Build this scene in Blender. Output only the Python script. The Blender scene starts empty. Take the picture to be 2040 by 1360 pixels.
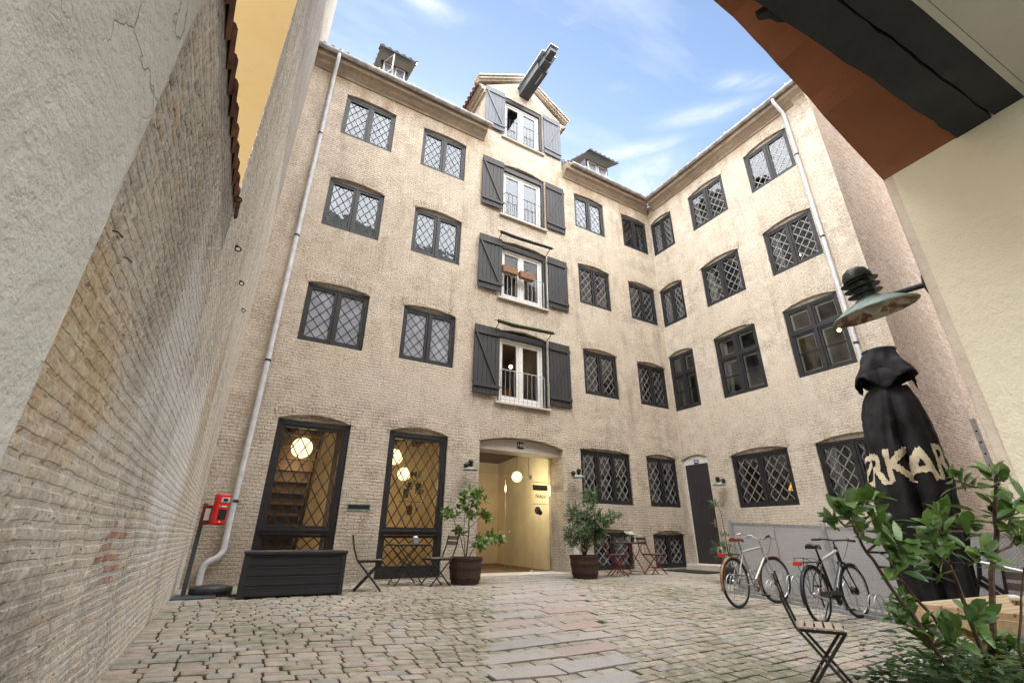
import bpy, math, random
import numpy as np
from mathutils import Vector, Matrix
R = math.radians
random.seed(11)
scn = bpy.context.scene
COL = scn.collection
H = .84            # camera height
YA = 10.366        # plane of the warehouse front (normal -Y)
XB = 12.35         # plane of the side wing front (normal -X)
XW = -.5           # plane of the tall left-hand walls (normal +X)

def sm(a): return max(0., min(1., a))
def zg(x, y): return -.055*max(0, 7.5-y)*sm((x+.5)/3)      # the yard falls gently towards the gateway

# ------------------------------------------------------------------ materials
class NT:
    def __init__(s, name):
        s.m = bpy.data.materials.new(name); s.m.use_nodes = True
        s.t = s.m.node_tree; s.t.nodes.clear()
        s.out = s.n('ShaderNodeOutputMaterial')
    def n(s, typ, **kw):
        nd = s.t.nodes.new(typ)
        for k, v in kw.items():
            if k.startswith('i_'):
                key = k[2:]; key = int(key) if key.isdigit() else key.replace('_', ' ')
                s.set(nd.inputs[key], v)
            else: setattr(nd, k, v)
        return nd
    def set(s, sock, v):
        if isinstance(v, bpy.types.NodeSocket): s.t.links.new(v, sock)
        elif isinstance(v, bpy.types.Node): s.t.links.new(v.outputs[0], sock)
        elif sock.type == 'RGBA' and len(v) == 3: sock.default_value = (*v, 1)
        else: sock.default_value = v
    def math(s, op, a, b=None, c=None, clamp=False):
        nd = s.n('ShaderNodeMath', operation=op); nd.use_clamp = clamp
        for i, v in enumerate((a, b, c)):
            if v is not None: s.set(nd.inputs[i], v)
        return nd.outputs[0]
    def mix(s, f, a, b, mode='MIX'):
        nd = s.n('ShaderNodeMix', data_type='RGBA', blend_type=mode)
        s.set(nd.inputs[0], f); s.set(nd.inputs[6], a); s.set(nd.inputs[7], b)
        return nd.outputs[2]
    def noise(s, vec, scale, detail=4, rough=.6, out='Fac'):
        nd = s.n('ShaderNodeTexNoise', i_Scale=scale, i_Detail=detail, i_Roughness=rough)
        if vec is not None: s.set(nd.inputs['Vector'], vec)
        return nd.outputs[out]
    def ramp(s, f, stops):
        nd = s.n('ShaderNodeValToRGB'); s.set(nd.inputs[0], f)
        e = nd.color_ramp.elements
        while len(e) < len(stops): e.new(.5)
        for i, (p, c) in enumerate(stops):
            e[i].position = p; e[i].color = (c, c, c, 1) if not hasattr(c, '__len__') else (*c, 1)
        return nd.outputs[0]
    def obj(s): return s.n('ShaderNodeTexCoord').outputs['Object']
    def sep(s, v): return s.n('ShaderNodeSeparateXYZ', i_0=v).outputs
    def comb(s, x, y, z=0.): return s.n('ShaderNodeCombineXYZ', i_0=x, i_1=y, i_2=z).outputs[0]
    def mapv(s, v, scale, loc=(0, 0, 0)):
        return s.n('ShaderNodeMapping', i_0=v, i_Scale=scale, i_Location=loc).outputs[0]
    def bump(s, h, dist, strength=1.):
        return s.n('ShaderNodeBump', i_Height=h, i_Distance=dist, i_Strength=strength).outputs[0]
    def pbr(s, color, rough=.7, normal=None, metal=0., spec=.5, **kw):
        p = s.n('ShaderNodeBsdfPrincipled')
        s.set(p.inputs['Base Color'], color); s.set(p.inputs['Roughness'], rough)
        s.set(p.inputs['Metallic'], metal); s.set(p.inputs['Specular IOR Level'], spec)
        if normal is not None: s.set(p.inputs['Normal'], normal)
        for k, v in kw.items(): s.set(p.inputs[k.replace('_', ' ')], v)
        s.t.links.new(p.outputs[0], s.out.inputs[0]); return p

def simple(name, col, rough=.6, metal=0., var=.12, scale=9., bump=.0015, bscale=60., spec=.5):
    t = NT(name); o = t.obj()
    f = t.noise(o, scale, 5)
    dark = tuple(c*(1-var*2) for c in col); lite = tuple(min(1, c*(1+var*1.6)) for c in col)
    c = t.mix(t.ramp(f, [(.3, 0), (.7, 1)]), dark, lite)
    t.pbr(c, t.math('ADD', rough-.08, t.math('MULTIPLY', t.noise(o, scale*2.3), .16)), t.bump(t.noise(o, bscale, 4), bump), metal, spec)
    return t.m

def wood(name, c1, c2, axis='x', rough=.65, scale=1.):
    t = NT(name); o = t.obj()
    sc = {'x': (1.2, 22, 22), 'y': (22, 1.2, 22), 'z': (22, 22, 1.2)}[axis]
    v = t.mapv(o, tuple(a*scale for a in sc))
    f = t.noise(v, 1.6, 6, .65)
    g = t.noise(o, 2.4, 3)
    c = t.mix(t.ramp(f, [(.3, 0), (.72, 1)]), c1, c2)
    c = t.mix(t.math('MULTIPLY', g, .5), c, tuple(a*.55 for a in c1))
    t.pbr(c, rough, t.bump(f, .003)); return t.m

def brick(name, plane, c1, c2, mort, paint=None, tint=None, dist=.012, disp=False, bw=.235, rh=.068, stain=None, patches=(), grime=.5, wob=1., pit=.45, pmix=.8, pal=None, zst=(), gth=.52):
    """Old handmade brickwork; plane 'xz' or 'yz' picks the wall's own axes."""
    t = NT(name); o = t.obj(); sx = t.sep(o)
    u = sx[0] if plane == 'xz' else sx[1]; z = sx[2]
    w1 = t.noise(t.mapv(o, (1, 1, 1)), 1.3, 2); w2 = t.noise(t.mapv(o, (1, 1, 1), (7, 3, 5)), 6., 2)
    w3 = t.noise(t.mapv(o, (1, 1, 1), (17, 3, 9)), 22., 3)
    zz = t.math('ADD', z, t.math('MULTIPLY', t.math('SUBTRACT', w1, .5), .10*wob))
    zz = t.math('ADD', zz, t.math('MULTIPLY', t.math('SUBTRACT', w2, .5), .022*wob))
    zz = t.math('ADD', zz, t.math('MULTIPLY', t.math('SUBTRACT', w3, .5), .007*wob))
    uu = t.math('ADD', u, t.math('MULTIPLY', t.math('SUBTRACT', w2, .5), .05*wob))
    b = t.n('ShaderNodeTexBrick', i_Vector=t.comb(uu, zz), i_Color1=(0, 0, 0), i_Color2=(1, 1, 1), i_Mortar=(.5, .5, .5), i_Scale=1.)
    b.inputs['Mortar Size'].default_value = .013; b.inputs['Mortar Smooth'].default_value = .3
    b.inputs['Brick Width'].default_value = bw; b.inputs['Row Height'].default_value = rh
    b.offset = .5; b.squash = 1.
    per = b.outputs[0]; m = b.outputs[1]
    big = t.noise(o, .55, 4, .6); med = t.noise(t.mapv(o, (1, 1, 1), (3, 8, 1)), 3.1, 5, .65); fine = t.noise(o, 45., 5, .7)
    c = t.mix(per, c1, c2)
    if pal: c = t.ramp(per, [(i/(len(pal)-1), p_) for i, p_ in enumerate(pal)])
    c = t.mix(t.ramp(med, [(.35, 0), (.75, .55)]), c, tuple(a*.8 for a in c1))
    mm = t.math('MULTIPLY', m, t.ramp(t.noise(t.mapv(o, (1, 1, 1), (1, 5, 9)), 2.2, 4), [(.28, .35), (.58, 1)]))
    c = t.mix(mm, c, mort)
    if paint:     # worn limewash over brick and joints
        pf = t.ramp(t.noise(t.mapv(o, (1, 1, 1), (9, 1, 4)), 2.6, 7, .68), [(.40, .12), (.62, 1)])
        c = t.mix(t.math('MULTIPLY', pf, pmix), c, paint)
    if tint:      # slow change of hue over the wall
        c = t.mix(t.ramp(big, [(.38, 0), (.66, .8)]), c, tint)
    st = t.noise(t.mapv(o, (1.1, 1.1, .22), (4, 4, 2)), 2.3, 6, .62)
    c = t.mix(t.math('MULTIPLY', t.ramp(st, [(gth, 0), (gth+.26, 1)]), grime), c, stain or tuple(a*.45 for a in mort))
    for (z0_, z1_, col_, amt_) in zst:      # damp and soot bands with ragged edges
        zf = t.math('ADD', t.math('DIVIDE', t.math('SUBTRACT', z, z0_), z1_-z0_), t.math('MULTIPLY', t.math('SUBTRACT', st, .5), 2.6))
        zm = t.ramp(zf, [(.1, 0), (.9, 1)])
        if z1_ > z0_: zm = t.math('MULTIPLY', zm, t.math('LESS_THAN', z, z1_))
        c = t.mix(t.math('MULTIPLY', zm, amt_), c, col_)
    pits = t.ramp(t.noise(t.mapv(o, (1, 1, 2.2), (2, 6, 2)), 17., 3, .6), [(.61, 0), (.70, 1)])
    c = t.mix(t.math('MULTIPLY', pits, pit), c, tuple(a*.3 for a in mort))
    grit_ = t.noise(t.mapv(o, (1, 1, 1), (8, 2, 2)), 13., 5, .7)
    for (pu, pz, ru, rz, col, amt) in patches:
        d = t.math('ADD', t.math('POWER', t.math('DIVIDE', t.math('SUBTRACT', u, pu), ru), 2.), t.math('POWER', t.math('DIVIDE', t.math('SUBTRACT', z, pz), rz), 2.))
        f = t.math('SUBTRACT', 1.15, t.math('ADD', d, t.math('MULTIPLY', t.math('SUBTRACT', med, .5), 3.2)), clamp=True)
        f = t.math('MULTIPLY', f, amt)
        if amt > .95: f = t.math('MULTIPLY', f, t.math('SUBTRACT', 1.0, mm)); f = t.math('MULTIPLY', t.math('GREATER_THAN', f, .3), t.ramp(per, [(.3, 0), (.34, 1)])); f = t.math('MULTIPLY', f, t.ramp(grit_, [(.30, .25), (.6, .95)]))
        c = t.mix(f, c, col)
    grit = t.ramp(t.noise(t.mapv(o, (1, 1, 1), (5, 5, 2)), 24., 6, .75), [(.3, 0.), (.7, 1.)])
    c = t.mix(.7, c, t.mix(grit, (.16, .15, .14), (.86, .86, .86)), 'OVERLAY'); c = t.mix(.3, c, t.mix(fine, (.1, .1, .1), (.9, .9, .9)), 'OVERLAY')
    h = t.math('MULTIPLY', t.math('SUBTRACT', 1., mm), .8)
    h = t.math('ADD', h, t.math('MULTIPLY', per, .22)); h = t.math('ADD', h, t.math('MULTIPLY', med, .5))
    h = t.math('SUBTRACT', h, t.math('MULTIPLY', pits, .6))
    fb = t.math('ADD', t.math('MULTIPLY', fine, .35), t.math('MULTIPLY', grit, .45))
    if disp:
        d = t.n('ShaderNodeDisplacement', i_Height=t.math('ADD', h, fb), i_Midlevel=1.0, i_Scale=dist)
        t.t.links.new(d.outputs[0], t.out.inputs[2]); t.m.displacement_method = 'BOTH'; nrm = None
    else: nrm = t.bump(t.math('ADD', h, fb), dist)
    t.pbr(c, .9, nrm, 0, .25); return t.m

def plaster(name, c1, c2, coarse=.006, crack=0., scale=1., dirt=.3, fine_=.45):
    t = NT(name); o = t.obj()
    a = t.noise(o, .9*scale, 5); b = t.noise(o, 5.5*scale, 6, .65); f = t.noise(o, 42*scale, 5, .65)
    c = t.mix(t.ramp(a, [(.3, 0), (.7, 1)]), c1, c2)
    c = t.mix(t.math('MULTIPLY', t.ramp(b, [(.5, 0), (.8, 1)]), dirt), c, tuple(k*.55 for k in c1))
    h = t.math('ADD', t.math('MULTIPLY', b, 1.3), t.math('MULTIPLY', f, fine_))
    dim = t.ramp(t.noise(t.mapv(o, (1, 1, .6), (3, 3, 3)), 11., 3), [(.27, -1.), (.36, 0)])
    h = t.math('ADD', h, dim)
    if crack:
        v = t.n('ShaderNodeTexVoronoi', feature='DISTANCE_TO_EDGE', i_Scale=1.0)
        w = t.n('ShaderNodeVectorMath', operation='ADD', i_0=t.mapv(o, (1, 1, .8)), i_1=t.n('ShaderNodeTexNoise', i_Vector=o, i_Scale=3., i_Detail=5.).outputs['Color'])
        t.set(v.inputs['Vector'], w)
        cr = t.math('MULTIPLY', t.ramp(v.outputs[0], [(.0, 1), (.006, 0)]), t.ramp(t.noise(o, 1.1, 2), [(.48, 0), (.56, 1)]))
        c = t.mix(t.math('MULTIPLY', cr, crack), c, tuple(k*.3 for k in c1)); h = t.math('SUBTRACT', h, t.math('MULTIPLY', cr, .35))
    t.pbr(c, .92, t.bump(h, coarse), 0, .2); return t.m

def leafmat(name, c1, c2, rough=.3):
    t = NT(name); at = t.n('ShaderNodeAttribute', attribute_name='tone'); o = t.obj()
    c = t.mix(at.outputs['Fac'], c1, c2)
    c = t.mix(t.math('MULTIPLY', t.noise(o, 30, 3), .5), c, tuple(a*.6 for a in c1))
    p = t.pbr(c, rough, t.bump(t.noise(o, 90, 2), .001), 0, .5)
    tr = t.n('ShaderNodeBsdfTranslucent'); t.set(tr.inputs[0], t.mix(.5, c, (.25, .4, .05)))
    ms = t.n('ShaderNodeMixShader', i_0=.22); t.t.links.new(p.outputs[0], ms.inputs[1]); t.t.links.new(tr.outputs[0], ms.inputs[2])
    t.t.links.new(ms.outputs[0], t.out.inputs[0]); return t.m

def glass(name, ior=1.9, tint=(.82, .86, .86), wave=.0016):
    t = NT(name); o = t.obj()
    n = t.bump(t.noise(o, 2.6, 2), wave*6)
    fr = t.n('ShaderNodeFresnel', i_IOR=ior, i_Normal=n)
    tr = t.n('ShaderNodeBsdfTransparent', i_Color=tint); gl = t.n('ShaderNodeBsdfGlossy', i_Color=(.74, .79, .86), i_Roughness=.0, i_Normal=n)
    ms = t.n('ShaderNodeMixShader', i_0=fr.outputs[0]); t.t.links.new(tr.outputs[0], ms.inputs[1]); t.t.links.new(gl.outputs[0], ms.inputs[2])
    t.t.links.new(ms.outputs[0], t.out.inputs[0]); return t.m

def emit(name, col, s):
    t = NT(name); e = t.n('ShaderNodeEmission', i_Color=col, i_Strength=s); t.t.links.new(e.outputs[0], t.out.inputs[0]); return t.m

M = {}
M['brickA'] = brick('cream_brick', 'xz', (.50, .42, .345), (.72, .635, .53), (.30, .235, .18), paint=(.80, .715, .585), tint=(.70, .60, .485), dist=.042, grime=.8, stain=(.36, .285, .225), zst=[(1.3, -.2, (.40, .345, .285), .65), (12.2, 13.2, (.42, .29, .175), .7)], pit=.8, pmix=.72,
    patches=[(.2, .5, 1.6, .9, (.44, .37, .30), .6), (4.6, 1.0, .5, 1.6, (.56, .49, .42), .6), (2.4, .3, 1., .5, (.46, .40, .33), .6), (8.1, 1.0, .7, 1.3, (.60, .52, .45), .5), (10.5, 1.3, 1.6, .5, (.58, .50, .42), .5), (3., 4.0, 2.2, .7, (.70, .61, .53), .6), (6.3, 13.0, 1.8, .8, (.80, .73, .62), .5), (1.1, 7.2, .9, .5, (.60, .49, .39), .5), (3.6, 10.4, .9, .4, (.66, .55, .44), .5), (9.6, 7.3, 1.2, .5, (.66, .56, .46), .5)])
M['brickB'] = brick('cream_brick_wing', 'xz', (.56, .48, .395), (.76, .68, .58), (.31, .25, .195), pmix=.72, paint=(.80, .725, .61), tint=(.70, .61, .50), dist=.038, grime=.7, stain=(.40, .315, .245), zst=[(1.0, -.3, (.44, .37, .30), .5), (12.5, 13.2, (.46, .33, .21), .6)], wob=.7, pit=.75,
    patches=[(3.4, 4.0, 2., .5, (.66, .58, .48), .5), (2., 7.3, 1.5, .4, (.64, .55, .45), .5), (5.2, 10.3, 1.2, .4, (.66, .56, .45), .5), (1.3, 1., .6, 1., (.52, .44, .36), .5)])
M['pink'] = brick('pinkish_brick', 'xz', (.34, .24, .185), (.62, .48, .385), (.58, .49, .42), tint=(.45, .34, .26), dist=.04, grime=.4, wob=.6, pit=.6)
_wp = [(3.35, .77, .40, .17, (.40, .17, .11), 1.), (5.2, 1.5, 1.5, .9, (.84, .83, .82), .8), (3.4, 1.9, .8, .8, (.82, .81, .80), .75), (2.5, 2.4, .5, 1.2, (.34, .32, .30), .4),
       (1.9, .35, .9, .5, (.26, .235, .205), .55), (1.7, 1.35, .7, .35, (.60, .43, .22), .6), (6.5, 2.2, .6, 1.3, (.48, .36, .2), .5)]
M['brickW'] = brick('weathered_brick', 'yz', (.44, .385, .315), (.74, .62, .46), (.68, .65, .61), paint=(.79, .74, .67), tint=(.70, .645, .575), dist=.013, disp=True, grime=.65, stain=(.33, .31, .285), patches=_wp, rh=.054, bw=.185, pit=.9, pmix=.5, gth=.46, wob=.42, pal=[(.32, .285, .25), (.66, .60, .52), (.76, .63, .44), (.52, .47, .41), (.82, .76, .66), (.72, .54, .31), (.42, .36, .31), (.70, .63, .55), (.60, .50, .36)])
M['brickW2'] = brick('weathered_brick_tall', 'yz', (.44, .385, .33), (.64, .57, .49), (.40, .36, .33), paint=(.66, .62, .57), dist=.035, grime=.5, stain=(.3, .25, .2), rh=.054, bw=.185, pit=.8, pmix=.6)
M['ochre'] = plaster('ochre_plaster', (.82, .61, .29), (.86, .66, .34), .002, dirt=.15)
M['plaster'] = plaster('grey_plaster', (.60, .59, .54), (.68, .67, .62), .026, .14, .75, .2, .35)
M['cream'] = plaster('cream_plaster', (.80, .745, .575), (.84, .79, .63), .014, 0., 1.4, .12)
M['russet'] = plaster('russet_plaster', (.27, .11, .062), (.36, .155, .085), .006, 0, 1., .25)
M['blackbeam'] = plaster('tarred_beam', (.03, .031, .038), (.055, .056, .064), .008, 0, 1.2, .3)
M['ceil'] = plaster('grey_ceiling', (.50, .49, .47), (.57, .56, .53), .004, 0, 1., .15)
M['black'] = simple('black_paint', (.022, .021, .024), .5, var=.25, scale=14, spec=.35)
M['blackwood'] = wood('black_painted_boards', (.020, .019, .022), (.044, .042, .046), 'z', .65)
M['greywood'] = wood('bleached_grey_boards', (.085, .095, .115), (.15, .165, .19), 'z', .6)
M['lead'] = simple('lead_came', (.24, .24, .245), .45, .2, .25, 30)
M['iron'] = simple('dark_iron', (.03, .03, .032), .5, .3, .3, 25)
M['slatewood'] = wood('slate_painted_beam', (.05, .055, .065), (.10, .11, .125), 'y', .6)
M['gutter'] = simple('zinc_gutter', (.50, .50, .50), .5, .25, .22, 5)
M['pipe'] = simple('pale_grey_pipe', (.56, .57, .60), .45, 0, .1, 6)
M['cornice'] = plaster('stained_cornice', (.24, .18, .13), (.40, .32, .24), .014, 0, 1.5, .75)
M['tile'] = simple('red_clay_tile', (.17, .068, .045), .8, 0, .35, 8, .004, 30)
M['darktile'] = simple('dark_glazed_tile', (.055, .055, .065), .45, 0, .3, 8, .003, 30)
M['white'] = simple('white_paint', (.74, .73, .70), .45, 0, .05, 8)
M['frost'] = simple('obscured_pane', (.27, .285, .325), .28, 0, .14, 3, .002, 8)
M['glass'] = glass('old_window_glass', 1.85, wave=.0006)
M['clear'] = glass('clear_glass', 1.38, (.93, .96, .95), .0004)
M['dark'] = simple('dim_interior', (.26, .25, .24), .9, 0, .3, 2)
M['blind'] = simple('grey_blind', (.34, .34, .34), .8, 0, .15, 2)
M['warmwall'] = simple('warm_interior_plaster', (.66, .52, .30), .85, 0, .10, 1.2)
M['palewall'] = simple('pale_interior_plaster', (.80, .74, .60), .85, 0, .08, 1.2)
M['brownfloor'] = simple('brown_floor', (.16, .10, .07), .7, 0, .2, 3)
M['timber'] = wood('brown_timber', (.15, .08, .04), (.26, .15, .07), 'x')
M['darktimber'] = wood('dark_stair_timber', (.07, .04, .022), (.13, .075, .04), 'x')
M['orange'] = wood('orange_ply', (.46, .19, .05), (.60, .28, .09), 'z')
M['stone'] = plaster('pale_stone', (.48, .43, .37), (.58, .53, .46), .006, 0, 2., .3)
M['jamb'] = plaster('pale_brick_jamb', (.66, .57, .48), (.76, .68, .58), .01, 0, 3., .35)
M['concrete'] = plaster('grey_concrete', (.40, .39, .37), (.48, .47, .45), .004, 0, 2., .2)
M['globe'] = emit('lit_globe', (1, .74, .30), 1.6)
M['bulb'] = emit('lit_bulb', (1, .62, .22), 6.)
M['shade'] = emit('lit_shade', (1, .40, .06), .8)
M['red'] = simple('red_enamel', (.60, .012, .010), .3, 0, .1, 5)
M['darkred'] = simple('dull_red_steel', (.16, .012, .016), .45, 0, .25, 12)
M['boxplastic'] = wood('charcoal_resin', (.017, .019, .026), (.034, .037, .048), 'x', .42)
M['basep'] = simple('black_resin', (.03, .031, .034), .5, 0, .15, 10)
M['steelgrey'] = simple('grey_post_paint', (.07, .085, .095), .4, .2, .15, 8)
M['galv'] = simple('galvanised_steel', (.42, .44, .47), .42, .65, .15, 18)
M['galvlight'] = simple('pale_aluminium', (.55, .55, .54), .45, .4, .12, 18)
M['rustyseat'] = wood('weathered_slats', (.30, .24, .19), (.48, .41, .34), 'y', .75)
M['darkslat'] = wood('dark_slats', (.10, .075, .065), (.20, .16, .14), 'y', .7)
M['greentop'] = wood('mossy_table_top', (.06, .055, .035), (.13, .11, .07), 'x', .8)
M['pallet'] = wood('pine_pallet', (.48, .34, .19), (.66, .52, .34), 'x', .75)
M['palletply'] = wood('amber_board', (.42, .22, .07), (.56, .33, .13), 'z', .7)
M['barrel'] = wood('oak_staves', (.045, .024, .017), (.105, .058, .042), 'z', .75)
M['hoop'] = simple('rusty_hoop', (.06, .032, .026), .7, .4, .3, 20)
M['soil'] = simple('dark_soil', (.03, .022, .015), .95, 0, .3, 20, .02, 30)
M['bark'] = simple('brown_bark', (.085, .05, .035), .85, 0, .3, 30, .004, 60)
M['laurel'] = leafmat('glossy_laurel_leaf', (.032, .08, .02), (.145, .25, .065), .36)
M['shrubleaf'] = leafmat('broad_green_leaf', (.06, .12, .025), (.22, .35, .09), .38)
M['oleander'] = leafmat('oleander_leaf', (.06, .10, .05), (.20, .28, .16), .45)
M['ivy'] = leafmat('ivy_leaf', (.018, .042, .012), (.065, .12, .035), .75)
M['rubber'] = simple('tyre_rubber', (.016, .016, .017), .75, 0, .2, 40)
M['silver'] = simple('silver_paint', (.52, .52, .48), .32, .5, .08, 12)
M['chrome'] = simple('worn_chrome', (.50, .50, .50), .25, .9, .1, 14)
M['copper'] = simple('bronze_mudguard', (.36, .22, .14), .4, .5, .15, 10)
M['bikeblack'] = simple('black_lacquer', (.014, .014, .016), .3, 0, .15, 10)
M['leather'] = simple('brown_leather', (.19, .05, .028), .5, 0, .2, 14)
M['reflector'] = simple('red_reflector', (.65, .02, .015), .25, 0, .05, 9)
M['verdigris'] = simple('verdigris_enamel', (.22, .30, .27), .55, .1, .25, 10)
M['lampblack'] = simple('greenish_black_cast', (.03, .036, .034), .45, .3, .25, 14)
M['signblack'] = simple('black_plate', (.01, .01, .01), .4)
M['signblue'] = simple('navy_plate', (.05, .06, .14), .35)
M['signwhite'] = simple('white_lettering', (.75, .75, .72), .5, var=.03)
M['ink'] = simple('dark_lettering', (.07, .05, .03), .6)
M['wicker'] = simple('brown_wicker', (.30, .16, .09), .8, 0, .45, 60, .012, 80)
M['mat'] = simple('black_mat', (.018, .018, .018), .95, 0, .2, 40, .004, 200)
M['flower'] = simple('white_petal', (.78, .78, .70), .7, 0, .05)
M['moss'] = simple('moss', (.035, .04, .015), .95, 0, .4, 25, .01, 60)
M['wax'] = simple('pale_lamp_glass', (.5, .48, .42), .35, 0, .1, 9)
def _cloth():
    t = NT('black_canvas'); o = t.obj()
    t.pbr(t.mix(t.ramp(t.noise(o, 6, 5), [(.4, 0), (.75, 1)]), (.009, .009, .011), (.026, .026, .031)), .7, t.bump(t.math('ADD', t.noise(o, 9, 4), t.math('MULTIPLY', t.noise(o, 260, 2), .3)), .006), 0, .3); return t.m
M['canvas'] = _cloth()
def _gold():
    t = NT('flaking_gold_print'); o = t.obj()
    f = t.ramp(t.noise(o, 55, 3, .7), [(.34, 1), (.38, 0)])
    t.pbr(t.mix(f, (.74, .66, .49), (.02, .02, .02)), .6, t.bump(t.noise(o, 40, 2), .002)); return t.m
M['gold'] = _gold()
def _enamel():
    t = NT('rusting_white_enamel'); o = t.obj()
    f = t.ramp(t.noise(o, 9, 6, .7), [(.47, 0), (.55, 1)]); g = t.noise(o, 3, 3)
    c = t.mix(g, (.42, .38, .28), (.50, .47, .38))
    t.pbr(t.mix(f, c, (.14, .06, .035)), .55, t.bump(t.noise(o, 30, 3), .002)); return t.m
M['enamel'] = _enamel()
def _mesh():
    t = NT('perforated_steel'); o = t.obj(); s = t.sep(o)
    u = t.math('MULTIPLY', s[1], 1/.042); w = t.math('MULTIPLY', s[2], 1/.021)
    row = t.math('MODULO', t.math('FLOOR', t.math('ADD', w, 400.)), 2.)
    fu = t.math('ABSOLUTE', t.math('SUBTRACT', t.math('FRACT', t.math('ADD', t.math('ADD', u, 400.), t.math('MULTIPLY', row, .5))), .5))
    fw = t.math('ABSOLUTE', t.math('SUBTRACT', t.math('FRACT', t.math('ADD', w, 400.)), .5))
    hole = t.math('LESS_THAN', t.math('ADD', fu, fw), .29)
    p = t.n('ShaderNodeBsdfPrincipled'); t.set(p.inputs['Base Color'], t.mix(t.noise(o, 2.2, 4), (.36, .375, .42), (.48, .50, .55))); p.inputs['Metallic'].default_value = .35; p.inputs['Roughness'].default_value = .5
    tr = t.n('ShaderNodeBsdfTransparent'); ms = t.n('ShaderNodeMixShader', i_0=hole)
    t.t.links.new(p.outputs[0], ms.inputs[1]); t.t.links.new(tr.outputs[0], ms.inputs[2]); t.t.links.new(ms.outputs[0], t.out.inputs[0]); return t.m
M['mesh'] = _mesh()
def _sett(name, a, b, moss):
    t = NT(name); at = t.n('ShaderNodeAttribute', attribute_name='tone'); o = t.obj()
    pal = t.n('ShaderNodeValToRGB'); t.set(pal.inputs[0], at.outputs['Fac']); e = pal.color_ramp.elements
    cols = a; pal.color_ramp.interpolation = 'LINEAR'
    while len(e) < len(cols): e.new(.5)
    for i, c in enumerate(cols): e[i].position = i/(len(cols)-1); e[i].color = (*c, 1)
    c = pal.outputs[0]
    c = t.mix(.5, c, t.mix(t.noise(o, 60, 5, .7), (.12, .12, .12), (.9, .9, .9)), 'OVERLAY')
    big = t.noise(o, .5, 4)
    c = t.mix(t.math('MULTIPLY', t.ramp(t.math('MULTIPLY', big, t.noise(o, 9, 5)), [(.2, 0), (.38, 1)]), moss), c, (.10, .105, .05))
    t.pbr(c, .72, t.bump(t.math('ADD', t.noise(o, 22, 4), t.math('MULTIPLY', t.noise(o, 110, 3), .35)), .006), 0, .35); return t.m
M['sett'] = _sett('granite_sett', [(.285, .25, .21), (.35, .295, .245), (.275, .265, .25), (.33, .29, .235), (.38, .325, .27), (.305, .295, .275), (.33, .265, .23), (.29, .275, .22)], None, .8)
M['slab'] = _sett('granite_slab', [(.30, .285, .275), (.33, .30, .285), (.28, .275, .28), (.33, .25, .23), (.31, .28, .265), (.32, .235, .215)], None, .25)
def _joint():
    t = NT('mossy_joint_soil'); o = t.obj()
    f = t.ramp(t.noise(o, .8, 4), [(.38, 0), (.62, 1)])
    c = t.mix(f, (.062, .05, .032), (.055, .075, .018)); c = t.mix(t.noise(o, 40, 4), tuple([.02, .018, .012]), c)
    t.pbr(c, .95, t.bump(t.noise(o, 70, 4), .012), 0, .2); return t.m
M['joint'] = _joint()

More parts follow.
